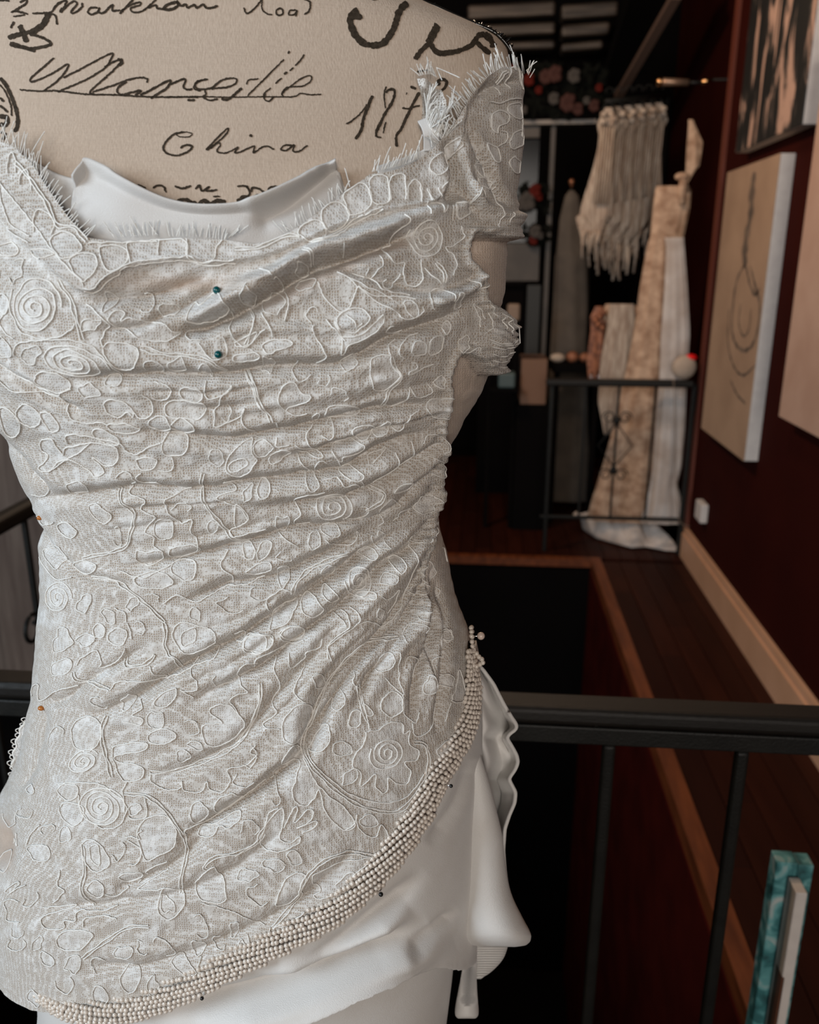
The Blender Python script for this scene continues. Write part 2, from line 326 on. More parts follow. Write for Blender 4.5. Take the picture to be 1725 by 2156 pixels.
# sloping dark soffit with brown edge
a = at(1424, -12, 1, 5.0); b_ = at(1303, 198, 1, 6.0)
struct('trim_3', MB().bar(a, b_, 0.055, 0.05), mat('brown_edge', (0.16, 0.10, 0.075), 0.5))
c0 = at(1330, -12, 1, 5.0); c1 = at(1262, 200, 1, 6.0)
struct('trim_4', MB().add([a+[-.03, 0, 0], b_+[-.03, 0, 0], c1, c0, a+[-.03, 0, .1], b_+[-.03, 0, .1], c1+[0, 0, .1], c0+[0, 0, .1]], [(0, 1, 2, 3), (7, 6, 5, 4), (0, 4, 5, 1), (1, 5, 6, 2), (2, 6, 7, 3), (3, 7, 4, 0)]), M['dark'])

# ================================================================ BODY MODEL (local frame X, D, z)
DA = 0.60; NE = 2.25
def z_of_v(v, D):
    a = math.atan((v-CY)/F_PX)+PITCH; return H-D*math.tan(a)
R_T = [(-140, 640), (-90, 690), (-60, 745), (-20, 820), (0, 868), (42, 965), (71, 1037), (97, 1066), (135, 1077), (206, 1077), (286, 1077), (350, 1071), (405, 1062), (457, 1064), (500, 1072), (556, 1076), (620, 1068), (690, 1048), (733, 1044), (769, 1038), (805, 1029), (852, 1003), (900, 976), (941, 952), (977, 936), (1013, 926), (1042, 924), (1103, 932), (1161, 943), (1233, 958), (1283, 970), (1330, 985), (1400, 992), (1500, 1000), (1600, 1003), (1800, 1000), (2035, 990), (2156, 975), (2600, 1000), (4000, 1150)]
L_T = [(-140, 180), (-90, 130), (-60, 75), (-20, 0), (0, -40), (42, -110), (97, -170), (206, -200), (400, -180), (600, -150), (750, -110), (850, -40), (900, 18), (940, 38), (990, 62), (1040, 84), (1060, 99), (1120, 108), (1180, 108), (1260, 107), (1300, 103), (1380, 97), (1430, 93), (1520, 82), (1600, 66), (1660, 44), (1710, 16), (1740, -6), (1850, -22), (1950, -12), (2040, 0), (2085, 30), (2156, 70), (2600, 60), (4000, 0)]
L_S = [(1000, 90), (1500, 90), (1800, 60), (2040, 98), (2120, 110), (2156, 108), (2600, 70), (4000, -50)]
R_S = [(1000, 930), (1300, 960), (1400, 982), (1500, 986), (1600, 985), (1800, 983), (1960, 975), (2035, 969), (2156, 953), (2600, 975), (4000, 1120)]
BF = [(-140, .045), (-60, .050), (97, .062), (200, .074), (400, .098), (600, .117), (720, .121), (850, .112), (1000, .098), (1120, .091), (1300, .098), (1600, .114), (1850, .124), (2156, .128), (3000, .15), (4000, .2)]
def interp(tab, v): t = np.array(tab, float); return np.interp(v, t[:, 0], t[:, 1])
class Body:
    def __init__(s, Rt, Lt, bf_off, v0, v1, n=110):
        s.v = np.linspace(v0, v1, n); s.z = np.array([z_of_v(v, DA-float(interp(BF, v))*0.4) for v in s.v])
        s.bf = interp(BF, s.v)+bf_off; s.bb = s.bf*0.8+0.01; s.cx = np.full(n, -0.135)
        s.aR = np.full(n, .14); s.aL = np.full(n, .14)
        ph = np.linspace(0, math.radians(125), 60)
        for it in range(14):
            for side in (1, -1):
                a = s.aR if side > 0 else s.aL
                X = s.cx[:, None]+side*a[:, None]*np.abs(np.sin(ph))**(2/NE); c = np.cos(ph)
                bb = np.where(c > 0, s.bf[:, None], s.bb[:, None]); D = DA-bb*np.sign(c)*np.abs(c)**(2/NE)
                P = np.stack([X, D, np.repeat(s.z[:, None], len(ph), 1)], -1); u, v = proj(P); k = np.argmax(side*u, 1); i = np.arange(n)
                tgt = interp(Rt if side > 0 else Lt, v[i, k]); err = side*(tgt-u[i, k])
                Zc = P[i, k, 1]*CP+(H-P[i, k, 2])*SP; a += 0.7*err*Zc/F_PX; np.clip(a, 0.02, 0.6, out=a)
        o = np.argsort(s.z); s.zs = s.z[o]; s.tb = np.stack([s.cx, s.aR, s.aL, s.bf, s.bb], 1)[o]
    def prof(s, z): return [np.interp(z, s.zs, s.tb[:, k]) for k in range(5)]
    def pt(s, ph, z):
        cx, aR, aL, bf, bb = s.prof(z); sn, cn = np.sin(ph), np.cos(ph)
        X = cx+np.where(sn > 0, aR, aL)*np.sign(sn)*np.abs(sn)**(2/NE); D = DA-np.where(cn > 0, bf, bb)*np.sign(cn)*np.abs(cn)**(2/NE)
        return np.stack([X, D, z+0*X], -1)
    def G(s, P):
        cx, aR, aL, bf, bb = s.prof(P[..., 2]); dx = P[..., 0]-cx; dd = DA-P[..., 1]
        return (np.abs(dx)/np.where(dx > 0, aR, aL))**NE+(np.abs(dd)/np.where(dd > 0, bf, bb))**NE-1
    def nrm(s, P):
        e = 1e-3; g = np.stack([s.G(P+np.eye(3)[k]*e)-s.G(P-np.eye(3)[k]*e) for k in range(3)], -1)
        g[..., 2] *= 0.6; return g/(np.linalg.norm(g, axis=-1, keepdims=True)+1e-12)
    def hit(s, u, v):
        u = np.asarray(u, float); v = np.asarray(v, float); D0 = np.linspace(0.36, DA+0.02, 140)
        dx = (u-CX)/F_PX; dy = -(v-CY)/F_PX        # dir = fw + dx*rt + dy*up ; local: X=dx, D=CP+dy*SP, z=-SP+dy*CP
        kD = CP+dy*SP; kz = -SP+dy*CP
        def P(D): t = D/kD[..., None] if D.ndim > kD.ndim else D/kD; kx = dx[..., None] if D.ndim > kD.ndim else dx; kk = kz[..., None] if D.ndim > kD.ndim else kz; return np.stack([kx*t, D+0*t, H+kk*t], -1)
        g = s.G(P(np.broadcast_to(D0, u.shape+(140,)))); neg = g < 0; any_ = neg.any(-1); k = np.where(any_, neg.argmax(-1), g.argmin(-1)); k = np.clip(k, 1, 139)
        lo = D0[k-1]; hi = D0[k]
        for _ in range(18):
            m = (lo+hi)/2; gm = s.G(P(m)); lo = np.where(gm > 0, m, lo); hi = np.where(gm > 0, hi, m)
        return P(np.where(any_, (lo+hi)/2, D0[k]))
BODY = Body(R_T, L_T, 0.0, -140, 2300); SKB = Body(R_S, L_S, -0.009, 1000, 4000)

# ---------------------------------------------------------------- fold relief on the lace (valleys traced along the drape)
def segdist(px, py, P):
    """distance, signed side and param to polyline for points"""
    best = np.full(px.shape, 1e9); sgn = np.zeros(px.shape); par = np.zeros(px.shape); n = len(P)
    for i in range(n-1):
        a, b = P[i], P[i+1]; d = b-a; L2 = d@d+1e-9
        t = np.clip(((px-a[0])*d[0]+(py-a[1])*d[1])/L2, 0, 1); qx = px-(a[0]+t*d[0]); qy = py-(a[1]+t*d[1]); dd = qx*qx+qy*qy
        m = dd < best; best = np.where(m, dd, best); sgn = np.where(m, np.sign(d[0]*qy-d[1]*qx), sgn); par = np.where(m, (i+t)/(n-1), par)
    return np.sqrt(best), sgn, par
VAL = [  # width px, depth mm, points (left to right)
 (15, 7.0, [(150, 787), (292, 785), (390, 783), (500, 776), (608, 766), (701, 758), (752, 735), (809, 710), (859, 688), (931, 655), (968, 640)]),
 (14, 11.5, [(380, 700), (430, 690), (490, 672), (560, 632), (610, 600), (670, 570), (740, 548), (800, 522), (860, 490)]),
 (10, 4.0, [(700, 575), (800, 600), (880, 610), (950, 598), (990, 585)]),
 (13, 5.5, [(290, 900), (400, 908), (500, 916), (572, 902), (644, 888), (701, 873), (770, 859), (859, 848), (928, 836)]),
 (14, 5.5, [(78, 1045), (195, 1032), (292, 1019), (422, 1017), (506, 1006), (608, 995), (716, 977), (773, 945), (823, 923), (918, 880)]),
 (10, 4.0, [(560, 960), (650, 945), (720, 920), (800, 893), (870, 872), (920, 858)]),
 (13, 5.0, [(260, 1190), (390, 1165), (455, 1152), (520, 1136), (608, 1105), (687, 1105), (770, 1085), (823, 1053), (877, 1003), (931, 963)]),
 (10, 4.0, [(600, 1050), (700, 1045), (780, 1010), (840, 975), (900, 930), (930, 905)]),
 (13, 5.0, [(380, 1260), (500, 1218), (572, 1211), (680, 1161), (773, 1110), (823, 1085), (870, 1050), (905, 1010)]),
 (14, 6.0, [(190, 1500), (227, 1491), (292, 1462), (357, 1420), (422, 1384), (487, 1342), (540, 1312), (608, 1269), (680, 1218), (752, 1161), (798, 1128), (859, 1090), (902, 1040)]),
 (12, 4.5, [(400, 1480), (480, 1430), (560, 1390), (640, 1330), (720, 1260), (790, 1190), (850, 1140), (895, 1080)]),
 (16, 6.5, [(380, 1760), (406, 1741), (471, 1706), (520, 1673), (579, 1625), (631, 1578), (659, 1498), (699, 1419), (778, 1340), (830, 1270), (870, 1200), (900, 1130)]),
 (13, 5.5, [(640, 1600), (695, 1475), (722, 1431), (778, 1363), (838, 1300), (876, 1230), (900, 1160)]),
 (11, 5.0, [(740, 1480), (770, 1420), (820, 1350), (865, 1280), (893, 1200), (905, 1120)]),
 (11, 5.0, [(850, 1500), (865, 1420), (885, 1340), (905, 1260), (915, 1180)]),
 (10, 4.5, [(905, 1540), (915, 1460), (925, 1380), (930, 1300), (925, 1220)]),
 (18, 4.0, [(250, 1860), (286, 1852), (357, 1819), (400, 1780), (440, 1740)]),
 (20, 3.5, [(120, 1900), (260, 1890), (400, 1860), (520, 1800), (600, 1720)]),
 (16, 3.5, [(180, 2020), (300, 2020), (420, 1985), (560, 1920), (680, 1840), (760, 1760)]),
 (14, 3.5, [(330, 1640), (420, 1600), (520, 1530), (600, 1440), (680, 1350)]),
 (10, 3.0, [(110, 1480), (150, 1470), (190, 1440), (240, 1400), (320, 1350)]),
 (14, 3.0, [(60, 1660), (90, 1600), (105, 1540), (110, 1480)]),
 (13, 4.0, [(215, 640), (300, 625), (390, 600), (450, 590)]),
 (9, 3.0, [(230, 700), (300, 690), (360, 660), (420, 630), (470, 600)]),
 (10, 3.5, [(0, 760), (60, 790), (120, 830), (200, 860)]),
 (12, 3.5, [(0, 880), (40, 935), (90, 990), (130, 1030)]),
 (10, 3.0, [(90, 1080), (140, 1160), (200, 1210), (300, 1230)]),
 (10, 4.5, [(930, 330), (945, 370), (960, 420), (985, 450)]),
 (14, 7.0, [(928, 300), (935, 340), (940, 400), (925, 432)]),
 (9, 3.5, [(965, 280), (1000, 340), (1020, 400), (1040, 440)]),
 (10, 3.5, [(985, 210), (1010, 190), (1040, 180), (1070, 175)]),
]
RID = [  # ridges / rolls: width px, height mm
 (17, 10.5, [(405, 668), (470, 640), (560, 590), (640, 545), (740, 505), (840, 470), (900, 450), (965, 425)]),
 (12, 3.0, [(480, 700), (600, 690), (720, 680), (830, 640), (930, 615), (990, 600)]),
 (10, 6.0, [(880, 632), (930, 612), (975, 600), (998, 578)]),
 (14, 3.0, [(500, 850), (640, 830), (760, 800), (880, 770)]),
 (10, 4.0, [(820, 885), (860, 870), (900, 855), (930, 846)]),
 (12, 3.5, [(820, 1010), (870, 980), (905, 940), (932, 915)]),
 (14, 3.5, [(500, 1040), (640, 1020), (760, 985), (850, 945)]),
 (12, 4.0, [(760, 1160), (830, 1110), (880, 1070), (915, 1020)]),
 (15, 4.5, [(700, 1330), (780, 1250), (840, 1180), (890, 1100)]),
 (13, 4.5, [(800, 1400), (850, 1320), (885, 1240), (905, 1150)]),
 (12, 4.0, [(890, 1450), (905, 1350), (915, 1260)]),
 (9, 2.4, [(1000, 492), (1040, 480), (1090, 472)]), (8, 1.6, [(1010, 440), (1050, 430), (1095, 445)]), (8, 1.6, [(990, 470), (1030, 462), (1080, 458)]),
 (16, 6.0, [(960, 110), (1000, 190), (950, 260), (940, 300)]),
 (11, 5.0, [(955, 370), (990, 430), (1040, 458), (1085, 462)]),
]
RID[14] = (10, 3.0, [(1045, 115), (1003, 160), (968, 215), (940, 285)])
EDGE = np.array([(1100, 508), (1040, 505), (1000, 500), (985, 498), (975, 540), (1000, 575), (1004, 604), (1008, 628), (1045, 655), (1072, 700), (1078, 738), (1052, 778), (1010, 786), (982, 752), (950, 742), (934, 790), (936, 830), (926, 880), (924, 940), (915, 1010), (903, 1080), (893, 1180), (885, 1260), (885, 1340), (900, 1450)], float)
EDGE_S = smoothpoly(EDGE, 12)
TRIM_E = smoothpoly([(-80, 430), (0, 440), (60, 505), (110, 545), (160, 590), (209, 616), (250, 598), (296, 569), (348, 560), (406, 553), (470, 560), (560, 545), (640, 515), (720, 478), (790, 455), (900, 430), (925, 380)], 12)
EXTRA = []
def lerp_poly(a, b, t, n=14):
    def rs(P): P = np.array(P, float); d = np.r_[0, np.cumsum(np.linalg.norm(np.diff(P, axis=0), axis=1))]; s = np.linspace(0, d[-1], n); return np.stack([np.interp(s, d, P[:, k]) for k in (0, 1)], 1)
    return rs(a)*(1-t)+rs(b)*t
for i, j in ((0, 3), (3, 4), (4, 6), (6, 8), (8, 9), (9, 10), (10, 11), (11, 12), (12, 13)):
    for t in (0.25, 0.5, 0.76):
        q = lerp_poly(VAL[i][2], VAL[j][2], t); k0 = rng.randint(1, 8); q = q[k0:k0+rng.randint(4, 7)] if rng.rand() < 0.6 else q[7:]
        if len(q) > 2: EXTRA.append((6+3*rng.rand(), 0.7+1.0*rng.rand(), q))
def noise2(x, y, s, seed=0):
    r = np.random.RandomState(seed); o = 0
    for k in range(7):
        a = r.rand()*6.28; f_ = s*(0.6+r.rand()*1.2); o = o+np.sin((x*math.cos(a)+y*math.sin(a))*f_+r.rand()*6.28)
    return o/4
def disp(u, v):
    """relief (metres) of the lace drape at image-plane parameter (u, v)"""
    u = np.asarray(u, float); v = np.asarray(v, float); d = np.zeros(u.shape)
    wu = u+5*noise2(u, v, 0.02, 3)+2.0*noise2(u, v, 0.07, 5); wv = v+5*noise2(u, v, 0.018, 4)+2.0*noise2(u, v, 0.075, 6)
    for lst, sg in ((VAL, -1), (RID, 1), (EXTRA, -1)):
        for wd, A, P in lst:
            P = np.asarray(P, float); m = (u > P[:, 0].min()-4*wd) & (u < P[:, 0].max()+4*wd) & (v > P[:, 1].min()-4*wd) & (v < P[:, 1].max()+4*wd)
            if not m.any(): continue
            ds, sd, t = segdist(wu[m], wv[m], P if lst is EXTRA else smoothpoly(P, 25))
            fade = np.clip(np.minimum(t, 1-t)*6+0.15, 0, 1); fade = fade*fade*(3-2*fade)
            if sg < 0: g = -np.exp(-(ds/wd)**2)*A*0.8-0.4*A*np.exp(-(ds/(0.32*wd))**2)+0.42*A*np.exp(-((ds-1.9*wd)/(1.1*wd))**2)*np.where(sd < 0, 1.0, 0.5)
            else: g = np.exp(-(ds/wd)**2)*A
            d[m] += g*fade*1e-3
    # bust fullness
    d += 0.010*np.exp(-(((u-165)/150)**2+((v-640)/140)**2))+0.008*np.exp(-(((u-800)/150)**2+((v-660)/150)**2))
    # front drape stands proud of the side panel
    m = (u > 800) & (v > 380) & (v < 1520)
    if m.any():
        ds, sd, t = segdist(u[m], v[m], EDGE_S); s = np.clip(0.5+sd*ds/7.0, 0, 1); s = s*s*(3-2*s)
        k = np.clip((1500-v[m])/250, 0, 1); sl = np.exp(-(((u[m]-1040)/60)**2+((v[m]-690)/75)**2))
        d[m] += -0.010*(1-s)*k+0.0025*np.exp(-((ds-9)/7)**2)*(sd > 0)*k
        # gathered puff under the arm
        d[m] += 0.009*np.exp(-(((u[m]-1022)/38)**2+((v[m]-712)/44)**2))
        a = np.hypot(u[m]-960, v[m]-790); d[m] += 0.0010*np.sin(a*0.42+2*noise2(u[m], v[m], .04, 9))*np.exp(-(((u[m]-1025)/45)**2+((v[m]-715)/60)**2))
        d[m] += -0.006*np.exp(-(((u[m]-1000)/22)**2+((v[m]-525)/25)**2))
        # puckers along the side seam
        pk = np.exp(-((ds-16)/14)**2)*(sd > 0); d[m] += 0.0012*pk*np.sin(v[m]*0.35+2*noise2(u[m], v[m], .05, 12))*k
    # neckline trim band
    m = (v < 660) & (u < 960)
    if m.any():
        ds, sd, t = segdist(u[m], v[m], TRIM_E); s = np.clip(0.5-sd*ds/6.0, 0, 1); d[m] += 0.0030*s*s*(3-2*s)-0.0035*np.exp(-((ds-22)/16)**2)*(sd > 0)
        d[m] += 0.0012*np.exp(-(ds/3.5)**2)
    # sagging cowl between trim and first roll
    d += -0.006*np.exp(-(((u-400)/150)**2+((v-625)/34)**2))
    # hip pocket where the hem wraps back
    d += -0.012*np.exp(-(((u-5)/38)**2+((v-1775)/55)**2))
    d += 0.0007*noise2(u, v, 0.055, 21)+0.0003*noise2(u, v, 0.16, 22)
    return d
def on_lace(u, v, off=0.0):
    P = BODY.hit(u, v); N = BODY.nrm(P); return P+N*(disp(u, v)+0.008+off)[..., None]

